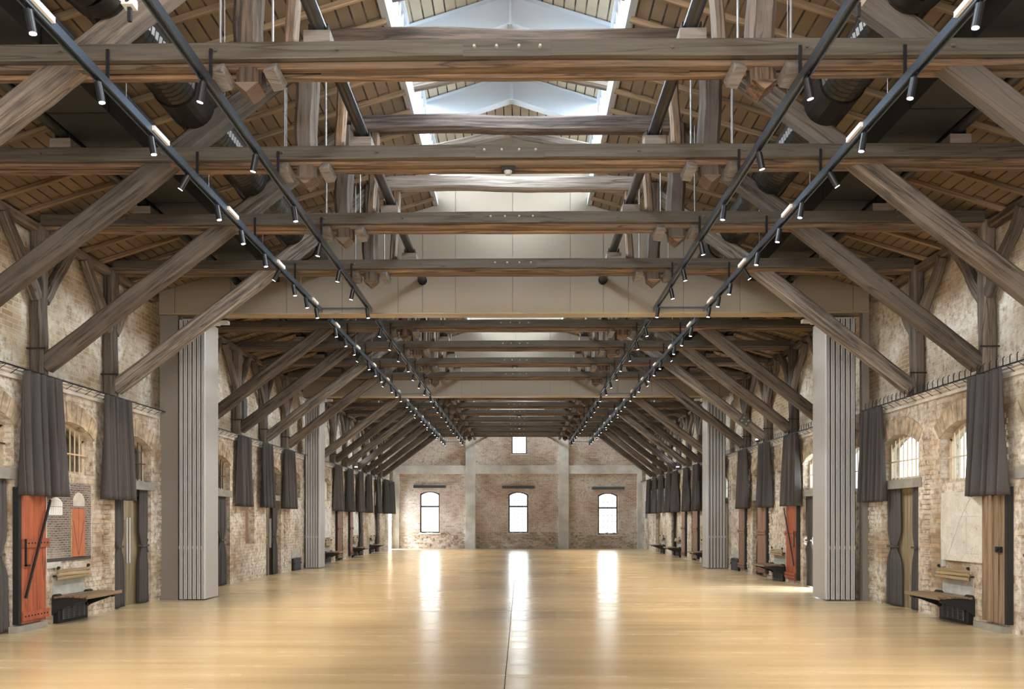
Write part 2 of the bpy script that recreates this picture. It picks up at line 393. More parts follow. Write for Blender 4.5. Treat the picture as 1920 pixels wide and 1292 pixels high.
# openings: kind, centre, half width, bottom, spring, crown
def openings(side):
    off = 0.0 if side < 0 else -.2
    L = []
    for k in range(0, 9):
        yd = 10+off+4*k
        if yd < 40: L.append(['door', yd, .66, 0.0, 2.78, 2.98])
        yw = 12+off+4*k
        if yw < 40: L.append(['window', yw, .66, 2.2 if side < 0 else 2.08, 2.76, 2.98])
    if side < 0:
        L.append(['door', 41.7, .5, 0.0, 2.3, 2.45])
    if side < 0:
        L = [o for o in L if not (o[0] == 'window' and abs(o[1]-20) < .1)]
        L.append(['niche', 20.05, .34, .92, 2.5, 2.6])
    L.sort(key=lambda o: o[1]); return L
OP = {s: openings(s) for s in (-1, 1)}

def side_wall(s):
    mb = MB(); x = s*WL; xo = s*(WL+.32)
    def quad(y0, y1, z0, z1): 
        n = len(mb.v); mb.v += [(x,y0,z0),(x,y1,z0),(x,y1,z1),(x,y0,z1)]; mb.f.append([n,n+1,n+2,n+3] if s < 0 else [n+3,n+2,n+1,n])
    def face(pts): n = len(mb.v); mb.v += pts; mb.f.append(list(range(n, n+len(pts))))
    cur = YB
    for (k, yc, hw, zb, zs, zc) in OP[s]:
        y0, y1 = yc-hw, yc+hw; quad(cur, y0, 0, ZL)
        if zb > 0: quad(y0, y1, 0, zb)
        ap = arch_pts(y0, y1, zs, zc)
        for i in range(len(ap)-1):
            (ya, za), (yb, zb_) = ap[i], ap[i+1]
            face([(x,ya,za),(x,yb,zb_),(x,yb,ZL),(x,ya,ZL)])
        loop = [(y1, zb), (y1, zs)] + ap[::-1][1:-1] + [(y0, zs), (y0, zb)]
        dpt = .32 if k != 'niche' else .22
        xr = s*(WL+dpt)
        for i in range(len(loop)-1):
            (ya, za), (yb, zb_) = loop[i], loop[i+1]; face([(x,ya,za),(x,yb,zb_),(xr,yb,zb_),(xr,ya,za)])
        if zb > 0:
            sl = .06 if k == 'window' else 0
            face([(x,y0,zb-sl),(x,y1,zb-sl),(xr,y1,zb),(xr,y0,zb)])
        if k == 'niche':
            face([(xr,y0,zb),(xr,y1,zb),(xr,y1,zc),(xr,y0,zc)])
        cur = y1
    quad(cur, YF, 0, ZL)
    # outer skin, ledge
    cur = YB
    for (k, yc, hw, zb, zs, zc) in OP[s]:
        if k == 'niche': continue
        y0, y1 = yc-hw, yc+hw
        face([(xo,cur,-.1),(xo,y0,-.1),(xo,y0,6.2),(xo,cur,6.2)])
        if zb > 0: face([(xo,y0,-.1),(xo,y1,-.1),(xo,y1,zb),(xo,y0,zb)])
        face([(xo,y0,zc),(xo,y1,zc),(xo,y1,6.2),(xo,y0,6.2)])
        cur = y1
    face([(xo,cur,-.1),(xo,YF,-.1),(xo,YF,6.2),(xo,cur,6.2)])
    face([(x,YB,ZL),(x,YF,ZL),(s*WU,YF,ZL),(s*WU,YB,ZL)])
    o = mb.build('wall_'+SIDE[s], M['brick_low'])
    tag(o, 'long whitewashed brick wall on the %s with arched openings' % SIDE[s], 'wall', kind='structure')
    up = MB().box(s*WU, s*(WU+.3), YB, YF, ZL, 6.0).build('upper_wall', M['brick_up'], o)
    tag(up, 'yellow brown brickwork above the ledge')
    # brick arches slightly proud of the wall
    va = MB()
    for (k, yc, hw, zb, zs, zc) in OP[s]:
        if k == 'niche' or zs < 2.5: continue
        inn = arch_pts(yc-hw-.01, yc+hw+.01, zs, zc, 12); outp = arch_pts(yc-hw-.16, yc+hw+.16, zs+.2, zc+.30, 12)
        for i in range(12):
            n = len(va.v); g_ = .006
            def lerp(p, q, t): return (p[0]+(q[0]-p[0])*t, p[1]+(q[1]-p[1])*t)
            a0, a1 = lerp(inn[i], inn[i+1], .06), lerp(inn[i], inn[i+1], .94); b0, b1 = lerp(outp[i], outp[i+1], .06), lerp(outp[i], outp[i+1], .94)
            pr = .018+.012*random.random()
            va.prism([a0, a1, b1, b0], 'x', x, x-s*pr)
    va.build('brick_arch', M['voussoir'], o)
    # rough lighter pier bonds between the openings
    pb = MB(); rnd = random.Random(5+s)
    for i in range(len(OP[s])-1):
        ya = OP[s][i][1]+OP[s][i][2]; yb = OP[s][i+1][1]-OP[s][i+1][2]; ym = (ya+yb)/2+.05
        if OP[s][i+1][0] == 'niche' or OP[s][i][0] == 'niche': continue
        if ym > 27: continue
        z = .08
        while z < 2.9:
            wv_ = .11 if int(z/.08) % 2 else .07
            pb.box(x, x-s*(.012+.02*rnd.random()), ym-wv_+rnd.uniform(-.01,.01), ym+wv_, z, z+.066)
            z += .08
    pb.build('toothed_brick_pier', M['brick_low'], o)
    return o
wl = side_wall(-1); wr = side_wall(1)
# plaster band under the ledge, in the three bays of the hall
ti = 1
for s in (-1, 1):
    for (y0, y1) in ((YB, P1-.05), (P1+1.1, P2-.05), (P2+1.0, YF-.4)):
        o = MB().box(s*(WL-.035), s*WL, y0, y1, ZL-.15, ZL+.012).box(s*(WL-.06), s*WL, y0, y1, ZL-.03, ZL+.02).build('trim_%d' % ti, M['plaster'])
        tag(o, 'plaster band along the top of the %s wall, %s' % (SIDE[s], {YB:'in the nearest bay', P1+1.1:'in the middle bay'}.get(y0, 'in the far bay')), 'ledge', kind='structure'); ti += 1

# far wall with four windows
FW = [(-4.70, .53, .83, 2.93, 3.07), (0.05, .53, .83, 2.90, 3.04), (4.85, .53, .75, 2.85, 2.99)]
FUP = (.10, .41, 5.07, 6.05)
mb = MB(); cur = -7.2
def fq(x0, x1, z0, z1):
    n = len(mb.v); mb.v += [(x0,YF,z0),(x1,YF,z0),(x1,YF,z1),(x0,YF,z1)]; mb.f.append([n,n+1,n+2,n+3])
for (xc, hw, zb, zs, zc) in FW:
    x0, x1 = xc-hw, xc+hw; fq(cur, x0, 0, 4.4); fq(x0, x1, 0, zb)
    ap = arch_pts(x0, x1, zs, zc)
    for i in range(len(ap)-1):
        n = len(mb.v); (a, b_), (c_, d_) = ap[i], ap[i+1]
        mb.v += [(a,YF,b_),(c_,YF,d_),(c_,YF,4.4),(a,YF,4.4)]; mb.f.append([n,n+1,n+2,n+3])
    loop = [(x1, zb), (x1, zs)] + ap[::-1][1:-1] + [(x0, zs), (x0, zb), (x1, zb)]
    for i in range(len(loop)-1):
        n = len(mb.v); (a, b_), (c_, d_) = loop[i], loop[i+1]
        mb.v += [(a,YF,b_),(c_,YF,d_),(c_,YF+.4,d_),(a,YF+.4,b_)]; mb.f.append([n,n+1,n+2,n+3])
    cur = x1
fq(cur, 7.2, 0, 4.4)
(xc, hw, zb, zt) = FUP
fq(-7.2, xc-hw, 4.4, 9.4); fq(xc+hw, 7.2, 4.4, 9.4); fq(xc-hw, xc+hw, 4.4, zb); fq(xc-hw, xc+hw, zt, 9.4)
loop = [(xc-hw,zb),(xc+hw,zb),(xc+hw,zt),(xc-hw,zt),(xc-hw,zb)]
for i in range(4):
    n = len(mb.v); (a, b_), (c_, d_) = loop[i], loop[i+1]
    mb.v += [(a,YF,b_),(c_,YF,d_),(c_,YF+.4,d_),(a,YF+.4,b_)]; mb.f.append([n,n+1,n+2,n+3])
o = mb.build('wall_far', M['brick_far']); tag(o, 'red brown brick end wall with concrete frame and three arched windows', 'wall', kind='structure')
rb = MB(); rnd = random.Random(3)
for (xa, xb) in ((-6.3, -2.8), (-2.2, 2.15), (2.8, 6.4)):
    for r in range(11):
        x_ = xa+rnd.uniform(0,.1)
        while x_ < xb-.1:
            if rnd.random() < .42: rb.box(x_, min(xb, x_+.16), YF-.012-.03*rnd.random(), YF, .03+r*.077, .095+r*.077)
            x_ += .2
rb.build('rough_brick_foot', M['voussoir'], o)
bw_ = MB().box(-7.2, 7.2, YB-.2, YB, 0, 9.4).build('wall_back', M['brick_far']); tag(bw_, 'brick wall closing the hall behind the photographer', 'wall', kind='structure')

wi = 1; di = 1
WNAME = ['left arched window of the far brick wall', 'middle arched window of the far brick wall', 'right arched window of the far brick wall']
for q, (xc, hw, zb, zs, zc) in enumerate(FW):
    e = empty('window_%d' % wi, (xc, YF+.18, zb), WNAME[q], 'window', kind='structure'); wi += 1
    ap = [(a-xc, b_-zb) for a, b_ in arch_pts(xc-hw, xc+hw, zs, zc)]; H = zs-zb
    fm = MB()
    api = [(a*.86, b_-.06) for a, b_ in ap]
    for i in range(len(ap)-1): fm.prism([ap[i], ap[i+1], api[i+1], api[i]], 'y', -.04, .04)
    fm.box(-hw, -hw+.075, -.04, .04, 0, H).box(hw-.075, hw, -.04, .04, 0, H).box(-hw+.075, hw-.075, -.04, .04, 0, .07)
    fm.box(-hw+.075, hw-.075, -.045, .045, 1.38, 1.47)
    fm.build('window_frame', M['frame_dark'], e)
    gb = MB()
    if q:
        for x_ in (-.22, 0, .22): gb.box(x_-.011, x_+.011, -.01, .01, .07, H+(zc-zs)*.7)
        for z_ in (.38, .7, 1.02, 1.75): gb.box(-hw+.07, hw-.07, -.01, .01, z_-.011, z_+.011)
    else:
        gb.box(-.006, .006, -.01, .01, .07, 1.4).box(-.2,-.19,-.01,.01,1.45,H+.05)
    gb.build('glazing_bar', M['steel_grey'], e)
    MB().prism([(-hw, 0), (hw, 0)] + ap[::-1], 'y', .012, .016).build('pane', M['glass'], e)
    MB().box(-hw-.06, hw+.06, -.28, -.14, -.07, 0).build('window_sill', M['concrete'], e)
(xc, hw, zb, zt) = FUP
e = empty('window_%d' % wi, (xc, YF+.14, zb), 'small upper window high in the far brick wall', 'window', kind='structure'); wi += 1
H = zt-zb
MB().box(-hw,-hw+.06,-.04,.04,0,H).box(hw-.06,hw,-.04,.04,0,H).box(-hw+.06,hw-.06,-.04,.04,0,.06).box(-hw+.06,hw-.06,-.04,.04,H-.06,H).build('window_frame', M['frame_dark'], e)
gb = MB()
for x_ in (-.13, .13): gb.box(x_-.005, x_+.005, -.01, .01, .06, H-.06)
for z_ in (.35, .66): gb.box(-hw+.06, hw-.06, -.01, .01, z_-.005, z_+.005)
gb.build('glazing_bar', M['steel_grey'], e)
MB().box(-hw, hw, .012, .016, 0, H).build('pane', M['glass'], e)
MB().box(-hw-.06, hw+.06, -.22, -.06, -.06, 0).build('window_sill', M['white'], e)

# concrete frame of the far wall
for (x0, x1, lb) in ((-6.65,-6.33,'concrete pier in the left corner of the far wall'), (-2.77,-2.25,'concrete column left of the middle far window'),
                     (2.2,2.74,'concrete column right of the middle far window'), (6.40,6.65,'concrete pier in the right corner of the far wall')):
    o = MB().box(x0, x1, YF-.16, YF, 0, 5.9 if abs(x0) < 5 and abs(x1) < 5 else 4.2).build('concrete_column', M['concrete']); tag(o, lb, 'column')
o = MB().box(-6.65, -2.77, YF-.12, YF, 3.99, 4.44).box(-2.77, 2.2, YF-.12, YF, 3.99, 4.44).box(2.2, 6.65, YF-.12, YF, 3.99, 4.44).build('concrete_beam', M['concrete']); tag(o, 'horizontal concrete beam across the far brick wall', 'beam')
for q, (xc, hw, zb, zs, zc) in enumerate(FW):
    o = MB().box(xc-.87, xc+.87, YF-.09, YF, zc+.17, zc+.31).box(xc-.87, xc+.87, YF-.14, YF-.09, zc+.17, zc+.19).build('steel_lintel', M['steel_grey'])
    tag(o, 'dark steel blind box above the %s far window' % ['left','middle','right'][q], 'lintel')

# side windows and doors ------------------------------------------------
def side_window(s, yc, hw, zb, zs, zc, blocked, label):
    global wi
    e = empty('window_%d' % wi, (s*(WL+.17), yc, zb), label, 'window', kind='structure'); wi += 1
    ap = [(a-yc, b_-zb) for a, b_ in arch_pts(yc-hw, yc+hw, zs, zc)]; api = [(a*.87, b_-.05) for a, b_ in ap]; H = zs-zb
    fm = MB()
    for i in range(len(ap)-1): fm.prism([ap[i], ap[i+1], api[i+1], api[i]], 'x', -.03, .03)
    fm.box(-.03,.03,-hw,-hw+.08,0,H).box(-.03,.03,hw-.08,hw,0,H).box(-.03,.03,-hw+.08,hw-.08,0,.06)
    fm.build('window_frame', M['frame_cream'], e)
    bm_ = MB(); k = 9
    for i in range(1, k):
        y_ = -hw+.08+(2*hw-.16)*i/k; top = H+(zc-zs)*(1-(y_/hw)**2)-.04
        bm_.cyl((-s*.06, y_, .03), (-s*.06, y_, top), .011, seg=6)
    bm_.box(-s*.075, -s*.055, -hw+.03, hw-.03, H*.55, H*.55+.022)
    bm_.build('window_bars', M['bar_cream'], e)
    MB().prism([(-hw, 0), (hw, 0)] + ap[::-1], 'x', s*.008, s*.012).build('pane', M['glass'], e)
    if blocked: MB().prism([(-hw, -.02), (hw, -.02)] + ap[::-1], 'x', s*.10, s*.13).build('backing_board', M['board'], e)
    return e
def bayname(y): return 'in the nearest bay' if y < P1 else ('in the middle bay' if y < P2 else 'in the far bay')
def door_unit(s, yc, hw, open_, label, blocked):
    """oak door recessed under a timber lintel, with an arched fan window over it"""
    global di
    e = empty('door_%d' % di, (s*(WL+.17), yc, 0), label, 'door', kind='structure'); di += 1
    MB().box(-s*.19, s*.10, -hw-.12, hw+.12, 2.05, 2.2).build('lintel', M['lead'], e)
    MB().box(-.05,.05,-hw,-hw+.07,0,2.05).box(-.05,.05,hw-.07,hw,0,2.05).box(-.05,.05,-hw+.07,hw-.07,1.98,2.05).build('door_frame', M['oak_v'], e)
    if not open_:
        lf = MB(); k = 6; W = 2*(hw-.07)
        for i in range(k): lf.box(-.02,.02,-hw+.07+W*i/k+.004,-hw+.07+W*(i+1)/k-.004,.0,1.98)
        lf.box(-.012,.012,-hw+.06,hw-.06,.0,1.99)
        d_ = lf.build('door_leaf', M['oak_v'], e)
        hy = -hw+.22 if s > 0 else -.03
        hb = MB()
        if s > 0: hb.cyl((-s*.02,hy,1.0),(-s*.07,hy,1.0),.009,seg=8).cyl((-s*.07,hy,1.0),(-s*.07,hy+.12,1.0),.010,seg=8).box(-s*.02,-s*.028,hy-.03,hy+.03,.88,1.12)
        else:
            for yy in (-.04, .06): hb.cyl((-s*.07,yy,.75),(-s*.07,yy,1.55),.012,seg=8); hb.cyl((-s*.02,yy,.8),(-s*.07,yy,.8),.008,seg=6); hb.cyl((-s*.02,yy,1.5),(-s*.07,yy,1.5),.008,seg=6)
        tag(hb.build('door_handle', M['chrome'], d_), 'steel door handle')
        MB().box(-s*.02,-s*.075,hw-.4,hw-.12,1.86,1.93).build('door_closer', M['black_matt'], d_)
    ap = [(a-yc, b_) for a, b_ in arch_pts(yc-hw, yc+hw, 2.78, 2.98)]
    api = [(a*.88, b_-.05) for a, b_ in ap]; fm = MB()
    for i in range(len(ap)-1): fm.prism([ap[i], ap[i+1], api[i+1], api[i]], 'x', -.03, .03)
    fm.box(-.03,.03,-hw,-hw+.07,2.2,2.78).box(-.03,.03,hw-.07,hw,2.2,2.78).box(-.03,.03,-hw+.07,hw-.07,2.2,2.25)
    fm.build('fanlight_frame', M['frame_cream'], e)
    bm_ = MB()
    for i in range(1, 9):
        y_ = -hw+(2*hw)*i/9; bm_.cyl((-s*.06,y_,2.22),(-s*.06,y_,2.78+.18*(1-(y_/hw)**2)),.011,seg=6)
    bm_.box(-s*.07,-s*.05,-hw+.02,hw-.02,2.52,2.54)
    bm_.build('fanlight_bars', M['frame_dark'] if s < 0 else M['bar_cream'], e)
    MB().prism([(-hw,2.2),(hw,2.2)]+ap[::-1], 'x', s*.01, s*.014).build('pane', M['glass'], e)
    if blocked: MB().prism([(-hw,2.2),(hw,2.2)]+ap[::-1], 'x', s*.10, s*.13).build('backing_board', M['board'], e)
for s in (-1, 1):
    cw = cd = 0
    for (k, yc, hw, zb, zs, zc) in OP[s]:
        if k == 'window':
            near = {12:'above the framed print of a red door', 11.8:'above the old map'}.get(yc)
            lb = 'barred arched window %s' % near if near else 'barred arched window, %s along the %s wall' % (ORD[cw], SIDE[s])
            side_window(s, yc, hw, zb, zs, zc, s < 0 and yc < 27, lb); cw += 1
        elif k == 'door' and zs > 2.5:
            op_ = (s > 0 and abs(yc-17.8) < .1)
            lb = {(-1,14):'oak double door with long steel handles between tied curtains, left wall', (1,13.8):'oak door with lever handle behind a tied curtain, right wall'}.get((s, round(yc,1) if s > 0 else int(yc)))
            if op_: lb = 'doorway standing open to daylight beside the right folding partition'
            if not lb: lb = 'recessed oak door under a lintel, %s along the %s wall' % (ORD[cd], SIDE[s])
            door_unit(s, yc, hw, op_, lb, s < 0 and yc < 27); cd += 1
# niche board
o = MB().box(-(WL+.20), -(WL+.16), 20.12, 20.36, .94, 2.45).build('plank', M['brown_wood']); tag(o, 'brown plank standing in the tall wall niche on the left', 'plank')
# railing outside the open door
o = MB()
for z_ in (.45, .75, 1.05): o.box(8.1, 8.13, 16.8, 18.8, z_-.012, z_+.012)
for y_ in (16.8, 17.8, 18.8): o.box(8.09, 8.14, y_-.02, y_+.02, -.12, 1.07)
tag(o.build('railing', M['black']), 'black steel railing outside the open doorway', 'railing')

# roof ------------------------------------------------------------------
XE = 7.3
def roof_half(s, nm, lb):
    V = [(s*RX,YB,RZ0),(s*XE,YB,roofz(XE)),(s*XE,YF,roofz(XE)),(s*RX,YF,RZ0)]
    V += [(a,b_,c_+.12) for a,b_,c_ in V]
    Fc = [[0,1,2,3],[7,6,5,4],[0,4,5,1],[1,5,6,2],[2,6,7,3],[3,7,4,0]]
    o = link(nm, V, Fc, M['boards']); tag(o, lb, 'ceiling', kind='structure')
    y = 6.3; i = 0; first = None
    while y < 42.5 and i < 99:
        if not (P1-.05 < y < P1+.45 or P2-.05 < y < P2+.45):
            if first is None:
                first = timber('rafter', (s*(RX+.02), y, RZ0-.035), (s*6.84, y, roofz(6.84)-.035), .055, .07, M['rafter'], o, 11, .002, 4)
            else:
                c = copy_obj(first, o); c.location = (s*(RX+.02), y, RZ0-.035)
            i += 1
        y += .52
    return o
roof_half(-1, 'ceiling', 'boarded roof slope on the left side of the skylight'); roof_half(1, 'ceiling.001', 'boarded roof slope on the right side of the skylight')
mz = MZ+MS*RX
o = link('ceiling.002', [(-RX-.1,YB,MZ-.03),(0,YB,mz),(RX+.1,YB,MZ-.03),(-RX-.1,YF,MZ-.03),(0,YF,mz),(RX+.1,YF,MZ-.03)]+[(-RX-.1,YB,MZ+.1),(0,YB,mz+.13),(RX+.1,YB,MZ+.1),(-RX-.1,YF,MZ+.1),(0,YF,mz+.13),(RX+.1,YF,MZ+.1)],
     [[0,1,4,3],[1,2,5,4],[9,10,7,6],[10,11,8,7],[0,3,9,6],[2,8,11,5]], M['boards_lit']); tag(o, 'boarded roof of the raised skylight, its colour paled to look daylit', 'ceiling', kind='structure')
for s in (-1, 1):
    e = empty('window_%d' % wi, (s*(RX+.03), 0, RZ0), 'long glazed strip on the %s side of the roof skylight' % SIDE[s], 'skylight', kind='structure'); wi += 1
    fm = MB(); y = 1.0; H = MZ-RZ0
    while y < 42.6:
        fm.box(-.012,.012,y-.010,y+.010,.05,H); y += .24
    fm.box(-.05,.05,YB,YF,-.02,.08).box(-.05,.05,YB,YF,H-.05,H+.02)
    fm.build('window_frame', M['steel_white'], e)
    MB().box(s*.014,s*.018,YB,YF,.05,H).build('pane', M['glass'], e)
# steel frames of the skylight
proto = None; FRN = [1,2,3,5,6,7,8,10,11,12,13,14,15,16]
for i, n in enumerate(FRN):
    if proto is None:
        proto = empty('skylight_frame', (0,TY(n),0), '', 'steel frame')
        for s in (-1, 1):
            MB().prism([(0,mz-.02),(0,mz-.44),(s*RX,MZ-.46),(s*RX,MZ-.02)], 'y', -.006, .006).build('web_plate', M['steel_white'], proto)
            MB().obox((0,0,mz-.02),(s*RX,0,MZ-.02),.16,.012).build('top_flange', M['steel_white'], proto)
            MB().obox((0,0,mz-.44),(s*RX,0,MZ-.46),.16,.012).build('bottom_flange', M['steel_white'], proto)
        MB().box(-.02,.02,-.07,.07,mz-.46,mz-.03).build('stiffener', M['steel_white'], proto)
        e = proto
    else:
        e = copy_tree(proto); e.location = (0,TY(n),0)
    e['label'] = 'white gabled steel frame inside the skylight, %s from the front' % ORD[i]; e['group'] = 'steel frames of the skylight'

# ================================================================== trusses
def make_truss():
    r = empty('roof_truss', (0,0,0), '', 'roof truss')
    pt = timber('painted_tie_beam', (-6.6,0,5.735), (6.6,0,5.735), .07, .15, M['painted'], r, 1, .006, 24, ch=.08)
    sp = MB().box(6.23, 7.02, -.047, -.03, -.075, .072).build('splice_plate', M['painted'], pt)
    for x_ in (6.33, 6.53, 6.73, 6.92):
        MB().cyl((x_,-.045,.01),(x_,-.07,.01),.018,.012,8).build('bolt', M['bolt'], pt)
    for x_ in (1.2, 2.6, 4.0, 5.1, 8.1, 9.3, 10.6, 12.0):
        MB().cyl((x_,-.03,.0),(x_,-.055,.0),.02,.016,8).build('bolt', M['painted'], pt)
    timber('timber_tie_beam', (-6.6,.11,5.72), (6.6,.11,5.72), .11, .19, M['timber_warm'], r, 2, .007, 24)
    timber('timber_tie_beam', (-6.6,.26,5.72), (6.6,.26,5.72), .11, .19, M['timber_warm'], r, 3, .007, 24)
    timber('timber_tie_beam', (-1.7,.185,5.72), (1.7,.185,5.72), .10, .17, M['timber_warm'], r, 33, .004, 12)
    for s in (-1, 1):
        timber('strut', (s*6.66,.18,3.72), (s*2.36,.18,6.98), .20, .25, M['timber_grey'], r, 4+s, .014, 22)
        q = timber('queen_post', (s*2.36,.18,5.50), (s*2.36,.18,7.1), .24, .22, M['timber'], r, 8+s, .012, 12)
        MB().prism([(s*2.36-.11,5.5),(s*2.36+.11,5.5),(s*2.36,5.41)], 'y', .06, .30).build('post_foot', M['timber_warm'], r)
        timber('inner_post', (s*1.98,.2,5.8), (s*1.93,.2,7.02), .12, .12, M['timber_warm'], r, 12+s, .01, 8)
        timber('wall_post', (s*6.73,.15,ZL), (s*6.73,.15,5.72), .2, .19, M['timber_grey'], r, 14+s, .008, 12)
        for t in (-1, 1):
            timber('knee_brace', (s*6.72,.15+t*.07,4.66), (s*6.72,.15+t*.82,5.62), .13, .16, M['timber_grey'], r, 18+s+2*t, .01, 8)
        timber('upper_rafter', (s*1.40,.3,7.76), (s*.03,.3,8.05), .12, .14, M['timber_grey'], r, 22+s, .003, 6)
        MB().cyl((s*6.55,.0,3.93),(s*6.82,.0,3.93),.012,seg=6).build('tie_bolt', M['black_matt'], r)
        for x_ in (1.69, 5.17):
            bk = MB().box(s*x_-.12, s*x_+.12, -.03, .30, 5.81, 5.915).build('support_block', M['block'], r)
            MB().box(s*x_-.10, s*x_+.10, .02, .26, 5.913, 5.93).box(s*x_-.09, s*x_-.075, .02,.26,5.91,6.0).box(s*x_+.075, s*x_+.09, .02,.26,5.91,6.0).build('saddle_plate', M['black'], bk)
        for x_ in (2.12, 2.60):
            bk = MB().obox((s*x_,.0,5.60),(s*x_-s*.05,.16,5.50),.11,.10).build('rod_bracket', M['block'], r)
            MB().cyl((s*x_,.08,5.5),(s*x_,.08,roofz(x_)),.011,seg=8).build('threaded_rod', M['rod'], bk)
    timber('collar_beam', (-2.25,.18,7.13), (2.25,.18,7.13), .18, .23, M['timber'], r, 30, .013, 16)
    return r
T0 = make_truss(); TRUSS = {}
for i, n in enumerate(TR):
    t = T0 if i == 0 else copy_tree(T0)
    t.location = (0, TY(n), 0)
    if n <= 3: lb = '%s old timber roof truss from the front, ahead of the first panelled gable' % ORD[n].capitalize()
    elif n <= 8: lb = '%s old timber roof truss behind the first panelled gable' % ORD[n-5].capitalize()
    else: lb = '%s old timber roof truss behind the second panelled gable' % ORD[n-10].capitalize()
    tag(t, lb[0].lower()+lb[1:], 'roof truss', 'timber roof trusses'); TRUSS[n] = t
    for ch in t.children:
        if ch.name.startswith('collar_beam'):
            ch.material_slots[0].link = 'OBJECT'; ch.material_slots[0].material = {1:M['collar_dark'], 2:M['collar_mid']}.get(n, M['collar_pale'])
        if ch.name.startswith('strut') and n in (3,7,10,12):
            ch.material_slots[0].link = 'OBJECT'; ch.material_slots[0].material = M['strut_pale']
# the pale fitted plate with bolts on one strut
e = MB()
o = MB().box(-.15,.15,-.012,.0,-.11,.11).build('steel_plate', M['steel_grey']); tag(o, 'dark steel plate with four pale bolts on a right-hand strut', 'plate')
def strut_pt(n, s, t): return Vector((s*(6.66-4.3*t), TY(n)+.07, 3.72+3.26*t))
o.location = strut_pt(7, 1, .13)-Vector((0,.005,0)); o.rotation_euler = (0, math.atan2(3.26,4.3), 0)
for x_ in (-.07,.07):
    for z_ in (-.05,.05): MB().cyl((x_,-.012,z_),(x_,-.04,z_),.022,seg=8).build('bolt', M['bolt'], o)

# wall plates carrying the rafters
for s in (-1, 1):
    for (y0, y1, nm) in ((8.4, P1, 'nearest bay'), (P1+.42, P2, 'middle bay'), (P2+.42, YF-.05, 'far bay')):
        o = timber('wall_plate_beam', (s*6.76, y0, 5.665), (s*6.76, y1, 5.665), .16, .13, M['timber'], None, 40+s, .006, 20)
        tag(o, 'timber wall plate along the top of the %s wall in the %s' % (SIDE[s], nm), 'beam')

# ================================================================== panelled gables over the folding partitions
SEAM = [-6.66,-6.36,-5.3,-4.25,-3.2,-2.15,-1.69,-1.07,0,1.08,1.70,2.17,3.2,4.25,5.3,6.36,6.66]
def gable_poly(x0, x1, zb):
    """panel outline under the roof between x0 and x1"""
    ks = sorted({x0, x1} | {k for k in (-RX, 0, RX) if x0 < k < x1})
    def top(x, side):
        if abs(x) < RX-1e-6 or (abs(abs(x)-RX) < 1e-6 and side): return MZ+MS*(RX-abs(x))-.06
        return roofz(x)-.005
    pts = [(x0, zb), (x1, zb)]
    mid = (x0+x1)/2
    for a in ks[::-1]:
        if abs(abs(a)-RX) < 1e-6 and a not in (x0, x1):
            right_in = a < 0      # monitor lies to the right of a
            if right_in: pts += [(a, top(a, True)), (a, top(a, False))]
            else: pts += [(a, top(a, False)), (a, top(a, True))]
        else: pts.append((a, top(a, abs(mid) < RX)))
    return pts
def gable(P, label):
    e = empty('panelled_gable', (0,P,5.37), label, 'partition fascia', 'panelled gables above the folding partitions')
    for i in range(len(SEAM)-1):
        x0, x1 = SEAM[i]+.004, SEAM[i+1]-.004
        pts = [(a, b_-5.37) for a, b_ in gable_poly(x0, x1, 5.40)]
        MB().prism(pts, 'y', 0, .02).build('panel', M['taupe'], e)
    for (x0, x1) in ((-6.66,-RX),(-RX,0),(0,RX),(RX,6.66)):
        pts = [(a, b_-5.37) for a, b_ in gable_poly(x0, x1, 5.40)]
        MB().prism(pts, 'y', .021, .29).build('core', M['taupe_d'], e)
    MB().box(-6.66, 6.66, -.005, .30, .008, .03).build('edge_strip', M['edge_strip'], e)
    for (x0, x1) in ((-6.66,-RX),(-RX,0),(0,RX),(RX,6.66)):
        pts = [(a, b_-5.37) for a, b_ in gable_poly(x0, x1, 5.40)]
        MB().prism(pts, 'y', .291, .31).build('back_panel', M['taupe'], e)
    return e
gable(P1, 'large taupe panelled gable across the hall in front of the near folding partitions')
gable(P2, 'smaller looking taupe panelled gable across the hall at the far folding partitions')

def stack(s, P, xi, xo, npan, label, face_len=.69):
    """folded partition panels seen end on, parked beside the wall; xi inner edge, xo outer edge"""
    e = empty('folding_partition', (0,P,0), label, 'folding partition', 'folding partition stacks')
    wdt = (xo-xi)/npan
    for i in range(npan):
        a = xi+wdt*i; b_ = a+wdt
        g_ = MB().box(s*(a+.001), s*(b_-.016), .055, face_len, .02, 5.28)
        p = g_.build('partition_panel', M['face'], e)
        c_ = (a+b_)/2
        MB().box(s*a, s*(a+wdt*.27), 0, .06, .02, 5.28).box(s*(a+wdt*.40), s*(a+wdt*.66), 0, .06, .02, 5.28).build('edge_profile', M['alu'], p)
        MB().box(s*(a+wdt*.27), s*(a+wdt*.40), .020, .06, .02, 5.28).box(s*(a+wdt*.66), s*(a+wdt*1.0), .045, .055, .02, 5.28).build('edge_seal', M['dark_gap'], p)
        MB().box(s*(a+wdt*.70), s*(a+wdt*.93), .02, .045, .96, 1.02).build('latch', M['bolt'], p)
    MB().box(s*(xi-.12), s*(xo+.02), .25, .5, 5.28, 5.36).box(s*(xi-.3), s*(xi-.06), .38, .5, 5.30, 5.36).build('ceiling_track', M['alu'], e)
    return e
stack(-1, P1, 5.80, 6.30, 6, 'tall stack of folded partition panels on the left, nearest the camera')
stack( 1, P1, 5.86, 6.42, 6, 'tall stack of folded partition panels on the right, nearest the camera')
stack(-1, P2, 6.14, 6.60, 6, 'farther stack of folded partition panels on the left')
stack( 1, P2, 5.98, 6.56, 6, 'farther stack of folded partition panels on the right')
o = MB().box(-WL,-6.31,P1+.02,P1+.16,0,5.37).build('partition_jamb', M['taupe_d']); tag(o, 'taupe jamb board between the left wall and the near panel stack', 'jamb')
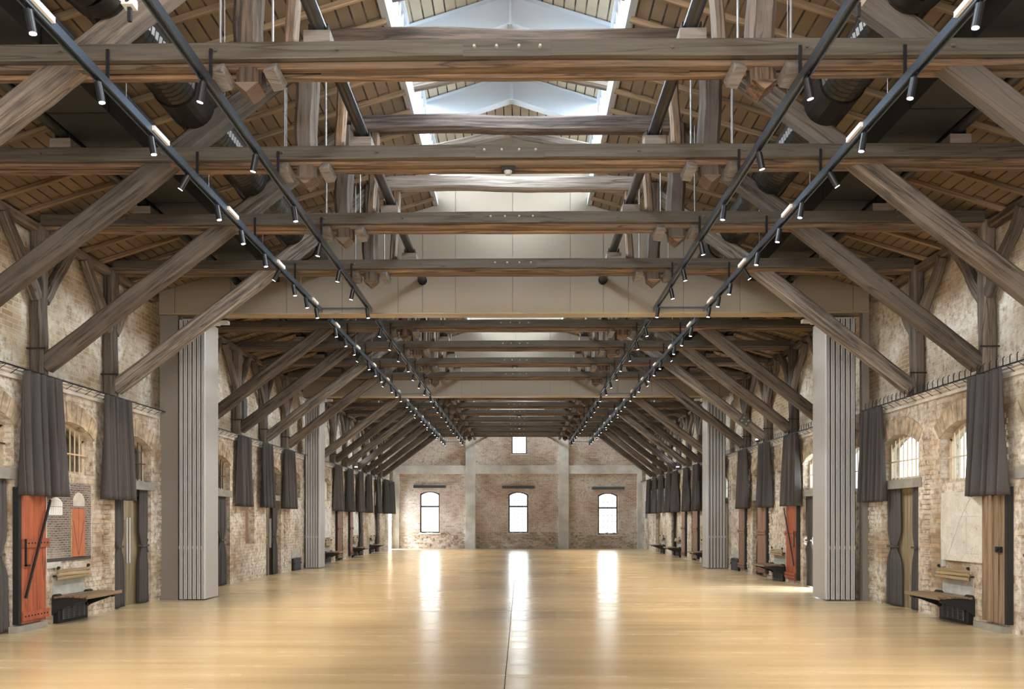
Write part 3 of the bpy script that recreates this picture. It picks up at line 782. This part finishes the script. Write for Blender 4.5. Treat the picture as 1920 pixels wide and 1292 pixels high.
o = MB().box(6.53,WL,P1-.02,P1+.12,0,5.37).build('partition_jamb', M['taupe_d']); tag(o, 'taupe jamb board between the right wall and the near panel stack', 'jamb')

# ================================================================== tubes and ducts in the roof
SEC = ((5.0, P1, 'nearest bay'), (P1+.38, P2, 'middle bay'), (P2+.38, YF, 'far bay'))
for s in (-1, 1):
    for x_, nm in ((1.69, 'inner'), (5.17, 'outer')):
        for (y0, y1, bn) in SEC:
            e = empty('steel_tube', (s*x_, y0, 6.00), '%s round steel tube lying on the trusses, %s side of the %s' % (nm, SIDE[s], bn), 'pipe', 'steel tubes lying along the roof')
            MB().cyl((0,0,0),(0,y1-y0-.03,0),.065,seg=16).build('pipe', M['tube'], e, True)
            MB().cyl((0,y1-y0-.03,0),(0,y1-y0,0),.085,seg=16).build('flange', M['black'], e)
def ribbed(path, r, pitch=.08, seg=20):
    """corrugated tube along a polyline path"""
    V = []; Fc = []; pts = []
    for i in range(len(path)-1):
        a, b_ = Vector(path[i]), Vector(path[i+1]); L = (b_-a).length; k = max(1, int(L/(pitch/2)))
        for j in range(k): pts.append(a+(b_-a)*(j/k))
    pts.append(Vector(path[-1]))
    for i, p in enumerate(pts):
        q = pts[min(i+1, len(pts)-1)]; q0 = pts[max(i-1, 0)]; d = (q-q0).normalized()
        sd = d.cross(Vector((0,0,1))).normalized(); u = sd.cross(d); rr_ = r*(1.0 if i % 2 else .955)
        for j in range(seg):
            t = 2*PI*j/seg; V.append(p+sd*(rr_*math.cos(t))+u*(rr_*math.sin(t)))
    for i in range(len(pts)-1):
        for j in range(seg): Fc.append([i*seg+j, i*seg+(j+1)%seg, (i+1)*seg+(j+1)%seg, (i+1)*seg+j])
    return V, Fc
for s in (-1, 1):
    for (y0, y1, bn) in SEC[:2]:
        e = empty('spiral_duct', (s*3.68, y0, 6.32), 'dark ribbed round air duct above the trusses, %s side of the %s' % (SIDE[s], bn), 'air duct', 'round air ducts')
        ys = 2.2 if y0 < 6 else 0
        V, Fc = ribbed([(0,ys,0),(0,y1-y0,0)], .25); link('ribbed_tube', V, Fc, M['duct'], e, False)
        y = ys+1.6
        while y < y1-y0-.5:
            MB().cyl((0,y,0),(0,y+.5,0),.262,seg=24).build('coupling', M['duct'], e, False); y += 2.6
        if y0 < 6:   # smooth elbow turning out towards the box duct
            mb = MB()
            pts = [Vector((s*.30*(1-math.cos(a))*2, ys-.60*math.sin(a), 0)) for a in [PI/2*i/6 for i in range(7)]] + [Vector((s*1.0, ys-.62, 0))]
            for i in range(len(pts)-1):
                mb.cyl(pts[i], pts[i+1], .275, seg=24, cap=False)
            mb.build('elbow', M['duct'], e, True)
        b = empty('box_duct', (s*4.72, y0, 5.98), 'charcoal rectangular air duct above the trusses, %s side of the %s' % (SIDE[s], bn), 'air duct', 'rectangular air ducts')
        mb = MB(); y = 0
        while y < y1-y0-.05:
            mb.box(-.34, .34, y+.003, min(y+1.25, y1-y0)-.003, 0, .42); y += 1.25
        mb.build('casing', M['boxduct'], b)
        y = 1.25
        while y < y1-y0-.05: MB().box(-.345, .345, y-.012, y+.012, -.004, .424).build('joint_strip', M['black'], b); y += 1.25

# ================================================================== lighting tracks and spotlights
ZT = 5.40
TSEC = ((3.0, 14.85, 'nearest bay'), (15.55, 24.85, 'middle bay'), (25.55, 40.0, 'far bay'))
XO, XI = 3.57, 2.64
for s in (-1, 1):
    for x_, nm in ((XO, 'outer'), (XI, 'inner')):
        for q, (y0, y1, bn) in enumerate(TSEC):
            e = empty('lighting_track', (s*x_, y0, ZT), '%s black lighting track hung under the trusses, %s side of the %s' % (nm, SIDE[s], bn), 'track light', 'lighting tracks')
            L = y1-y0
            MB().box(-.035,.035,0,L,-.0,.05).box(-.035,-.02,0,L,-.03,0).box(.02,.035,0,L,-.03,0).build('rail', M['track'], e)
            for n in TR:
                yy = TY(n)-y0
                if 0 < yy < L:
                    MB().box(-.014,.014,yy-.055,yy-.04,.05,.34).build('hanger', M['black'], e)
            if nm == 'outer':
                yy = (5.9 if q == 0 else y0+.3)-y0
                while yy < L-.3:
                    MB().box(-s*.036,-s*.066,yy,yy+.34,-.0,.045).build('driver_box', M['white'], e); yy += 2.05
                # cross bars joining outer and inner track
                MB().box(-s*(XO-XI)+.03*0,0,L-.06,L-.02,.02,.045).build('cross_bar', M['track'], e)
                if q: MB().box(-s*(XO-XI),0,0,.03,.05,.075).build('cross_bar', M['track'], e)
            for y_ in ([y0+.5+2.0*k for k in range(int((L-.5)/2)+1)] if q < 2 else []):
                MB().cyl((0,y_-y0,.05),(0,y_-y0,roofz(x_)-ZT-.01),.0035,seg=5).build('suspension_wire', M['rod'], e)
SPOTD = {}
def make_spot(tilt_x, tilt_y):
    e = empty('spotlight', (0,0,0), '', 'spotlight')
    d = Vector((tilt_x, tilt_y, -1)).normalized()
    MB().box(-.012,.012,-.05,.05,-.03,.0).cyl((0,0,-.03),(0,0,-.06),.012,seg=8).build('adaptor', M['black'], e)
    p = Vector((0,0,-.05)); t = p+d*.17
    MB().cyl(p-d*.0, t, .033, seg=14).build('lamp_body', M['black'], e, False)
    MB().cyl(t, t+d*.004, .026, seg=14).build('lens', M['lens'], e)
    ld = bpy.data.lights.new('spot_beam', 'SPOT'); ld.energy = 260; ld.spot_size = math.radians(54); ld.spot_blend = .6; ld.color = (1,.80,.56); ld.shadow_soft_size = .03
    lo = bpy.data.objects.new('spot_beam', ld); C.objects.link(lo); lo.parent = e; lo.location = t+d*.02
    lo.rotation_euler = d.to_track_quat('-Z', 'Y').to_euler()
    return e
OUT1 = [6.0,7.0,8.0,8.9,9.75,10.6,11.55,12.3,13.05,13.8,14.5]; IN1 = [5.6,7.0,8.4,9.8,11.1,12.3,13.3,14.5]
def rng(a, b_, st):
    L = []; 
    while a < b_: L.append(a); a += st
    return L
PROT = {}
for s in (-1, 1):
    for nm, x_ in (('outer', XO), ('inner', XI)):
        for q, ys in enumerate(((OUT1 if nm == 'outer' else IN1), rng(16.0, 24.8, .87 if nm == 'outer' else 1.25), rng(26.0, 39.9, .95 if nm == 'outer' else 1.3))):
            for i, y in enumerate(ys):
                var = 1 if i % 4 == 3 else 0
                key = (s, nm, var)
                tx = {('outer',0):-s*.16, ('outer',1):s*.62, ('inner',0):s*.24, ('inner',1):-s*.12}[(nm, var)]
                ty = .08 if nm == 'outer' else .12
                if key not in PROT: PROT[key] = o = make_spot(tx, ty)
                else: o = copy_tree(PROT[key])
                o.location = (s*x_, y, ZT-.03 if False else ZT)
                tag(o, 'black cylinder spotlight, %s from the front on the %s %s track of the %s' % (ORD[i], nm, SIDE[s], TSEC[q][2]), 'spotlight', 'spotlights on the lighting tracks')

# small sensors under the tie beams, cameras on the roof
for n, xx, lb in ((1, .0, 'small dark sensor under the second timber truss'), (7, 0., 'small dark sensor under the third truss behind the first gable'), (12, .1, 'small sensor dome under a truss behind the second gable'), (14, .1, 'small sensor dome under a farther truss behind the second gable')):
    e = empty('ceiling_sensor', (xx, TY(n)+.15, 5.615), lb, 'sensor', 'sensors under the tie beams')
    MB().box(-.08,.08,-.05,.05,-.03,.01).build('base', M['black_matt'], e)
    MB().cyl((0,0,-.03),(0,0,-.07),.05,.035,12).build('dome', M['white'] if n > 8 else M['switch'], e)
for s in (-1, 1):
    e = empty('camera_unit', (s*3.17-.1, 6.95, 5.98), 'small pale camera box on the first tie beam, %s side' % SIDE[s], 'camera')
    MB().box(-.05,.05,-.05,.05,0,.08).build('housing', M['white'], e)
    MB().cyl((0,-.05,.04),(0,-.075,.04),.025,seg=10).build('lens', M['black'], e)
    MB().box(-.015,.015,-.01,.02,-.12,.01).build('bracket', M['black_matt'], e)

# ================================================================== curtains
def drape(hw0, hw1, z0, z1, pleats, amp, seed, waist=None, nx=110, nz=22):
    """cloth hanging along y; returns verts/faces in local coords (x = out of wall)"""
    rnd = random.Random(seed); ph = [rnd.uniform(0,6.28) for _ in range(4)]; V = []; Fc = []
    for j in range(nz+1):
        t = j/nz; z = z0+(z1-z0)*t
        hw = hw0+(hw1-hw0)*(t**.8)
        if waist:
            zw, ww = waist; g_ = math.exp(-((z-zw)/.16)**2); hw = hw*(1-g_)+ww*g_
            if z < zw: hw = hw*(1-.15*g_)
        a = amp*(.45+.75*t)*(1 if not waist else (1-.55*math.exp(-((z-waist[0])/.2)**2)))
        for i in range(nx+1):
            u = i/nx; wob = .05*math.sin(3.1*u*2*PI+ph[0])
            x = a*(math.sin(2*PI*pleats*(u+wob)+ph[1]+.5*math.sin(t*2+ph[2])) + .35*math.sin(2*PI*pleats*2.3*u+ph[3])*(1-t*.7))
            V.append((x, hw*(2*u-1), z))
    for j in range(nz):
        for i in range(nx):
            k = j*(nx+1)+i; Fc.append([k, k+1, k+nx+2, k+nx+1])
    return V, Fc
protos = []
for sd in range(3):
    V, Fc = drape(.42, .49, ZL-.03, 1.84, 5+sd%2, .085, sd+1)
    me = bpy.data.meshes.new('curtain'); me.from_pydata(V, [], Fc); me.materials.append(M['cloth'])
    for p in me.polygons: p.use_smooth = True
    protos.append(me)
CUR = {-1: [(2,11.13),(3,13.23),(6,19.35),(7,21.05),(8,23.05),(11,29.3),(12,31.3),(13,33.4),(14,35.4),(15,37.6),(16,39.8),(17,41.6)],
        1: [(2,11.08),(3,14.60),(6,18.9),(7,21.0),(8,23.0),(11,28.95),(12,30.85),(13,33.0),(14,34.3),(15,36.3),(16,38.0),(17,39.6)]}
RX_ = 6.50
for s in (-1, 1):
    cnt = {}
    for i, (n, y) in enumerate(CUR[s]):
        o = bpy.data.objects.new('curtain', protos[i % 3]); C.objects.link(o)
        o.location = (s*(RX_+.0), y-.05, 0); o.scale = (1, (1 if i % 2 else -1)*(.85 if (s > 0 and n == 3) else 1), 1)
        sm = o.modifiers.new('thick', 'SOLIDIFY'); sm.thickness = .008
        bn = bayname(y); cnt[bn] = cnt.get(bn, 0)+1
        tag(o, 'short charcoal curtain, %s from the front on the %s rail %s' % (ORD[cnt[bn]-1], SIDE[s], bn), 'curtain', 'short curtains under the wall rails')
# rails with brackets
for s in (-1, 1):
    for (y0, y1, bn) in ((8.6, P1-.1 if s < 0 else P1-.05, 'nearest bay'), (P1+1.0, P2-.1, 'middle bay'), (P2+1.0, YF-.6, 'far bay')):
        e = empty('curtain_rail', (s*RX_, y0, ZL-.02), 'thin black curtain rail with wire brackets, %s wall of the %s' % (SIDE[s], bn), 'curtain rail', 'curtain rails')
        L = y1-y0
        MB().box(-.01,.01,0,L,-.008,.010).build('rail', M['black'], e)
        y = .12; st = .26; dx = s*(WL-RX_)
        first = None
        while y < L:
            if first is None:
                first = MB().obox((0,0,0),(dx,0,0),.007,.007).obox((0,0,0),(dx,0,-.10),.007,.007).obox((dx,0,0),(dx,0,-.10),.007,.007,(0,1,0)).build('bracket', M['black'], e)
                first.location = (0,y,0)
            else:
                c = copy_obj(first, e); c.location = (0,y,0)
            y += st
        if s > 0 and y0 < 20:
            y = .2; first = None
            while y < L:
                if first is None:
                    first = MB().obox((0,0,0),(.0,0,.11),.009,.009).obox((0,0,.11),(.02,0,.13),.009,.009).build('hook', M['black'], e); first.location = (0,y,0)
                else:
                    c = copy_obj(first, e); c.location = (0,y,0)
                y += .15
# floor-length tied curtains at the doors
FC = [(-1,10.42,.17,'dark floor-length curtain at the left edge of the picture'), (-1,13.62,.13,'narrow tied curtain left of the oak double door, left wall'), (-1,14.52,.19,'wide tied curtain right of the oak double door, left wall'),
      (-1,18.35,.22,'tied floor curtain just behind the left near panel stack'), (-1,21.45,.12,'narrow tied curtain at the second door of the left middle bay'), (-1,22.3,.2,'wide tied curtain at the second door of the left middle bay'),
      (-1,30.5,.2,'floor curtain beside the brown door of the left far bay'), (-1,34.5,.25,'floor curtain at the middle door of the left far bay'), (-1,38.3,.2,'floor curtain at the last door of the left far bay'),
      (1,14.18,.22,'tied curtain covering the left half of the oak door, right wall'), (1,13.36,.13,'curtain end hanging right of the lever handle, right wall'), (1,10.35,.17,'dark floor-length curtain at the right edge of the picture'),
      (1,18.25,.24,'floor curtain in the open doorway behind the right panel stack'), (1,22.15,.16,'tied curtain between two brown plank doors, right wall'),
      (1,30.5,.2,'floor curtain between the brown doors of the right far bay'), (1,34.4,.22,'floor curtain at the middle door of the right far bay')]
for i, (s, y, hw, lb) in enumerate(FC):
    V, Fc = drape(hw, hw*1.25, 2.18, .015, 4, .03, 20+i, waist=(1.05, hw*.6), nx=60, nz=34)
    o = link('tied_curtain', V, Fc, M['cloth'], None, True); o.location = (s*(WL+.07), y, 0)
    sm = o.modifiers.new('thick', 'SOLIDIFY'); sm.thickness = .008
    tag(o, lb, 'curtain', 'floor curtains at the side doors')
    tb = MB().box(-.045,.045,-hw*.66,hw*.66,1.03,1.065).build('tie_band', M['cloth'], o)

# ================================================================== old plank door leaves fixed to the walls
def leaf(s, y0, y1, mat, label, bar=False, z0=.1, z1=1.95, strap=True, name='plank_door'):
    e = empty(name, (s*(WL-.005), (y0+y1)/2, z0), label, 'old door', 'old plank doors standing open against the walls')
    W = y1-y0; H = z1-z0; k = max(3, round(W/.14)); mb = MB()
    for i in range(k): mb.box(-s*.03, -s*.075, -W/2+W*i/k+.003, -W/2+W*(i+1)/k-.003, 0, H)
    mb.box(-s*.035, -s*.065, -W/2, W/2, 0, H)
    mb.build('planks', mat, e)
    if strap:
        for z_ in (.04, 1.03):
            if z_+.1 < H+.05:
                MB().box(-s*.075,-s*.10,-W/2-.0,W/2+.05,z_,z_+.12).build('ledge_batten', mat, e)
        for z_ in (.10, 1.09):
            for i in range(8):
                y_ = -W/2+.05+(W-.06)*i/7
                MB().cyl((-s*.10,y_,z_),(-s*.108,y_,z_),.012,seg=6).build('rivet', M['dark_gap'], e)
    MB().box(-s*.0,-s*.08,-W/2-.07,-W/2-.005,-.0,H).build('edge_post', M['black_matt'], e)
    if bar:
        MB().obox((-s*.12,-W/2+.02,.35),(-s*.12,W/2+.03,H-.16),.02,.035).build('diagonal_bar', M['black'], e)
        MB().box(-s*.10,-s*.125,-W/2+.03,-W/2+.13,.78,.80).box(-s*.10,-s*.125,-W/2+.03,-W/2+.045,.78,1.15).build('latch_handle', M['black'], e)
    return e
leaf(-1, 10.70, 11.26, M['red_wood'], 'red plank door with black diagonal iron bar, left of the framed print', True)
e = leaf(1, 10.68, 11.20, M['grey_wood'], 'weathered brown plank door right of the old map', False, .12, 1.95, False)
MB().box(-.075,-.11,-.22,-.10,.95,1.03).cyl((-.09,-.16,.99),(-.13,-.16,.99),.02,seg=10).build('bolt_lock', M['black'], e)
leaf(1, 18.7, 19.4, M['red_wood'], 'red plank door with diagonal bar beside the open daylight doorway', True)
leaf(1, 21.0, 21.75, M['brown_wood'], 'brown plank door nearest the bench in the right middle bay')
leaf(1, 23.0, 23.6, M['brown_wood'], 'brown plank door beside the farther right panel stack')
leaf(1, 29.1, 29.85, M['brown_wood'], 'brown plank door just behind the farther right panel stack')
leaf(1, 31.3, 31.9, M['brown_wood'], 'second brown plank door in the right far bay')
leaf(-1, 29.4, 30.1, M['brown_wood'], 'brown plank door just behind the farther left panel stack')
leaf(-1, 31.6, 32.05, M['brown_wood'], 'second brown plank door in the left far bay')
# stone kerb pieces under the leaves
for s, y, lb in ((-1, 10.93, 'grey stone kerb under the red plank door'), (1, 11.05, 'rough pale stone kerb under the weathered plank door')):
    o = MB().box(s*(WL-.13), s*WL, y-.38, y+.28, 0, .085).build('stone_kerb', M['lead']); tag(o, lb, 'kerb')

# ================================================================== benches with heaters
def make_bench(s):
    e = empty('wall_bench', (s*WL,0,0), '', 'bench')
    for i in range(6):
        timber('seat_slat', (-s*(.10+.075*i), -.5, .405-.012*abs(i-2.5)*.5), (-s*(.10+.075*i), .5, .405-.012*abs(i-2.5)*.5), .066, .026, M['oak_seat'], e, 50+i, .001, 2)
    timber('seat_front', (-s*.545,-.5,.39), (-s*.545,.5,.39), .03, .055, M['oak_seat'], e, 60, .001, 2)
    for y_ in (-.42, .42):
        MB().prism([(-s*.0,.37),(-s*.0,.12),(-s*.10,.20),(-s*.50,.35),(-s*.53,.385),(-s*.05,.39)], 'y', y_-.02, y_+.02).cyl((-s*.46,y_-.04,.35),(-s*.46,y_+.04,.35),.035,seg=12).cyl((-s*.07,y_-.06,.39),(-s*.07,y_+.06,.39),.045,seg=12).build('iron_bracket', M['black_matt'], e)
    for i in range(3):
        timber('back_slat', (-s*(.10-.01*i), -.44, .655+.052*i), (-s*(.10-.01*i), .44, .655+.052*i), .028, .046, M['back_slat'], e, 70+i, .001, 2)
    for y_ in (-.40, .40):
        MB().box(-s*.0,-s*.085,y_-.012,y_+.012,.68,.70).box(-s*.06,-s*.08,y_-.015,y_+.015,.63,.80).cyl((-s*.08,y_-.012,.81),(-s*.08,y_+.012,.81),.022,seg=10).build('back_hook', M['black_matt'], e)
    return e
def make_heater(s):
    e = empty('heater_box', (s*WL,0,0), '', 'heater')
    MB().box(-s*.0,-s*.07,-.4,.4,0,.36).build('casing', M['black'], e)
    g_ = MB()
    for i in range(10): g_.box(-s*.072,-s*.085,-.28,.28,.05+.026*i,.062+.026*i)
    for y_ in (-.28,-.14,0,.14,.28): g_.box(-s*.072,-s*.09,y_-.008,y_+.008,.045,.31)
    g_.build('grille', M['steel_grey'], e)
    MB().box(-s*.07,-s*.10,-.37,-.33,.19,.23).box(-s*.07,-s*.10,.33,.37,.19,.23).build('knob', M['black_matt'], e)
    return e
BEN = {-1:[(11.97,'under the framed print on the left wall'),(28.0,'just behind the farther left panel stack'),(32.6,'beside the second brown door on the left'),(36.4,'last on the left wall')],
        1:[(11.95,'under the old map on the right wall'),(20.1,'between the red and brown doors on the right wall'),(28.0,'just behind the farther right panel stack'),(32.8,'in the middle of the right far bay'),(36.4,'last on the right wall')]}
for s in (-1, 1):
    pb = ph_ = None
    for i, (y, lb) in enumerate(BEN[s]):
        b = make_bench(s) if pb is None else copy_tree(pb); pb = pb or b
        b.location = (s*WL, y, 0); tag(b, 'slatted wooden wall bench '+lb, 'bench', 'wall benches')
        h = make_heater(s) if ph_ is None else copy_tree(ph_); ph_ = ph_ or h
        h.location = (s*WL, y, 0); tag(h, 'black heater box below the bench '+lb, 'heater', 'heater boxes')
        pp = MB().box(-s*.0,-s*.012,-.42,.42,.40,.66).build('plaster_patch', M['plaster_grey']); pp.location = (s*WL, y, 0)
        tag(pp, 'grey plaster patch behind the bench '+lb, 'plaster patch')
    h = copy_tree(ph_); h.location = (s*WL, 24.1, 0); tag(h, 'black heater box by the farther %s panel stack' % SIDE[s], 'heater', 'heater boxes')
    pp = MB().box(-s*.0,-s*.012,-.4,.4,.38,.62).build('plaster_patch', M['plaster_grey']); pp.location = (s*WL, 24.1, 0)
    tag(pp, 'grey plaster patch above the heater by the farther %s panel stack' % SIDE[s], 'plaster patch')

# ================================================================== prints on the walls
e = empty('framed_print', (-WL+.03, 11.95, .90), 'large print of a brick wall with a red double door, above the left bench', 'picture')
W, H = .59, 1.16
MB().box(-.03, .0, -W, W, 0, H).build('print_sheet', M['print_brick'], e)
for a_, b_ in ((-W-.012,-W),(W,W+.012)): MB().box(-.03,.002,a_,b_,0,H).build('print_edge', M['paper'], e)
MB().box(-.03,.002,-W,-W+.35,-.09,-.002).build('caption_card', M['paper'], e)
MB().prism([(-.54,.68),(-.2,.68)]+arch_pts(-.54,-.2,.86,.94,8)[::-1], 'x', .001, .003).build('printed_window', M['paper_white'], e)
mb = MB()
for i in range(1, 7): mb.box(.003,.004,-.54+.049*i,-.536+.049*i,.69,.90)
mb.box(.003,.004,-.54,-.2,.80,.806).build('printed_window_bars', M['paper_dark'], e)
MB().box(.001,.003,.06,.41,.04,.78).build('printed_door', M['paper_red'], e)
MB().obox((.004,.22,.08),(.004,.08,.60),.003,.006,(1,0,0)).obox((.004,.24,.08),(.004,.38,.60),.003,.006,(1,0,0)).box(.003,.0045,.232,.236,.04,.78).build('printed_door_bars', M['paper_dark'], e)
MB().box(.001,.003,.02,.055,.05,.78).build('printed_lit_reveal', M['back_slat'], e)
MB().prism([(.08,.82),(.40,.82)]+arch_pts(.08,.40,.92,1.03,8)[::-1], 'x', .001, .003).build('printed_fanlight', M['plaster'], e)
MB().box(.001,.003,-.59,.59,.0,.05).build('printed_ground', M['paper_dark'], e)

e = empty('wall_map', (WL-.035, 11.80, .90), 'large pale old map sheet mounted above the right bench', 'map')
MB().box(0,.03,-.56,.56,0,1.02).build('map_sheet', M['map'], e)
MB().box(-.002,.03,-.572,-.56,-.01,1.03).box(-.002,.03,.56,.572,-.01,1.03).build('map_edge', M['paper'], e)
mb = MB().box(-.0015,0,-.45,.0,.655,.659).box(-.0015,0,-.13,-.127,.12,.655).box(-.0015,0,-.45,-.13,.12,.124).obox((-.001,-.3,1.0),(-.001,.0,.66),.0015,.004,(1,0,0)).obox((-.001,.35,.1),(-.001,.0,.66),.0015,.004,(1,0,0))
mb.build('map_lines', M['ink'], e)
for s, y, lb in ((-1, 28.05, 'pale print above the bench behind the farther left panel stack'), (-1, 32.9, 'pale print beside the second brown door on the left')):
    o = MB().box(-.0*s,-s*.025,-.5,.5,.9,1.9).build('wall_print', M['paper']); o.location = (s*WL, y, 0); tag(o, lb, 'picture')
o = MB().box(WL-.03, WL, 12.30, 12.38, .80, .90).build('socket_box', M['switch']); tag(o, 'small grey socket box below the old map', 'socket')
o = MB().box(-WL, -WL+.02, 11.80, 11.90, 2.0, 2.1).build('vent_tile', M['switch'])
o.location = (0.04,0,-.06); tag(o, 'small pale perforated tile above the left print', 'vent')
o = MB().box(WL-.03, WL, 41.0, 41.5, 1.6, 2.5).build('notice_board', M['steel_grey']); tag(o, 'dark notice board near the far right corner', 'board')

# flood lights standing on the ledges
for s, ys in ((1, (13.45, 21.9, 33.0)), (-1, (9.4, 21.4, 33.0))):
    for i, y in enumerate(ys):
        e = empty('flood_light', (s*(WL-.02), y, ZL), 'flood light with bright lens on the %s wall ledge %s' % (SIDE[s], bayname(y)), 'flood light', 'flood lights on the ledges')
        MB().box(-.015,.015,-.02,.02,0,.10).build('stem', M['brown_wood'], e)
        MB().box(-.05,.05,-.07,.07,.10,.145).build('housing', M['black'], e)
        MB().box(-.045,.045,-.065,.065,.145,.17).build('lens', M['flood_lens'], e)
        ld = bpy.data.lights.new('flood_beam', 'SPOT'); ld.energy = 60; ld.spot_size = math.radians(130); ld.spot_blend = 1; ld.color = (.9,.93,1); ld.shadow_soft_size = .05
        lo = bpy.data.objects.new('flood_beam', ld); C.objects.link(lo); lo.parent = e; lo.location = (0,0,.2)
        lo.rotation_euler = Vector((-s*.5,0,1)).to_track_quat('-Z','Y').to_euler()
# grey cabinet on the left ledge
o = MB().box(-WU, -6.70, 19.75, 20.0, ZL+.45, ZL+1.0).build('wall_cabinet', M['steel_grey']); tag(o, 'small dark metal cabinet beside a wall post on the left upper wall', 'cabinet')
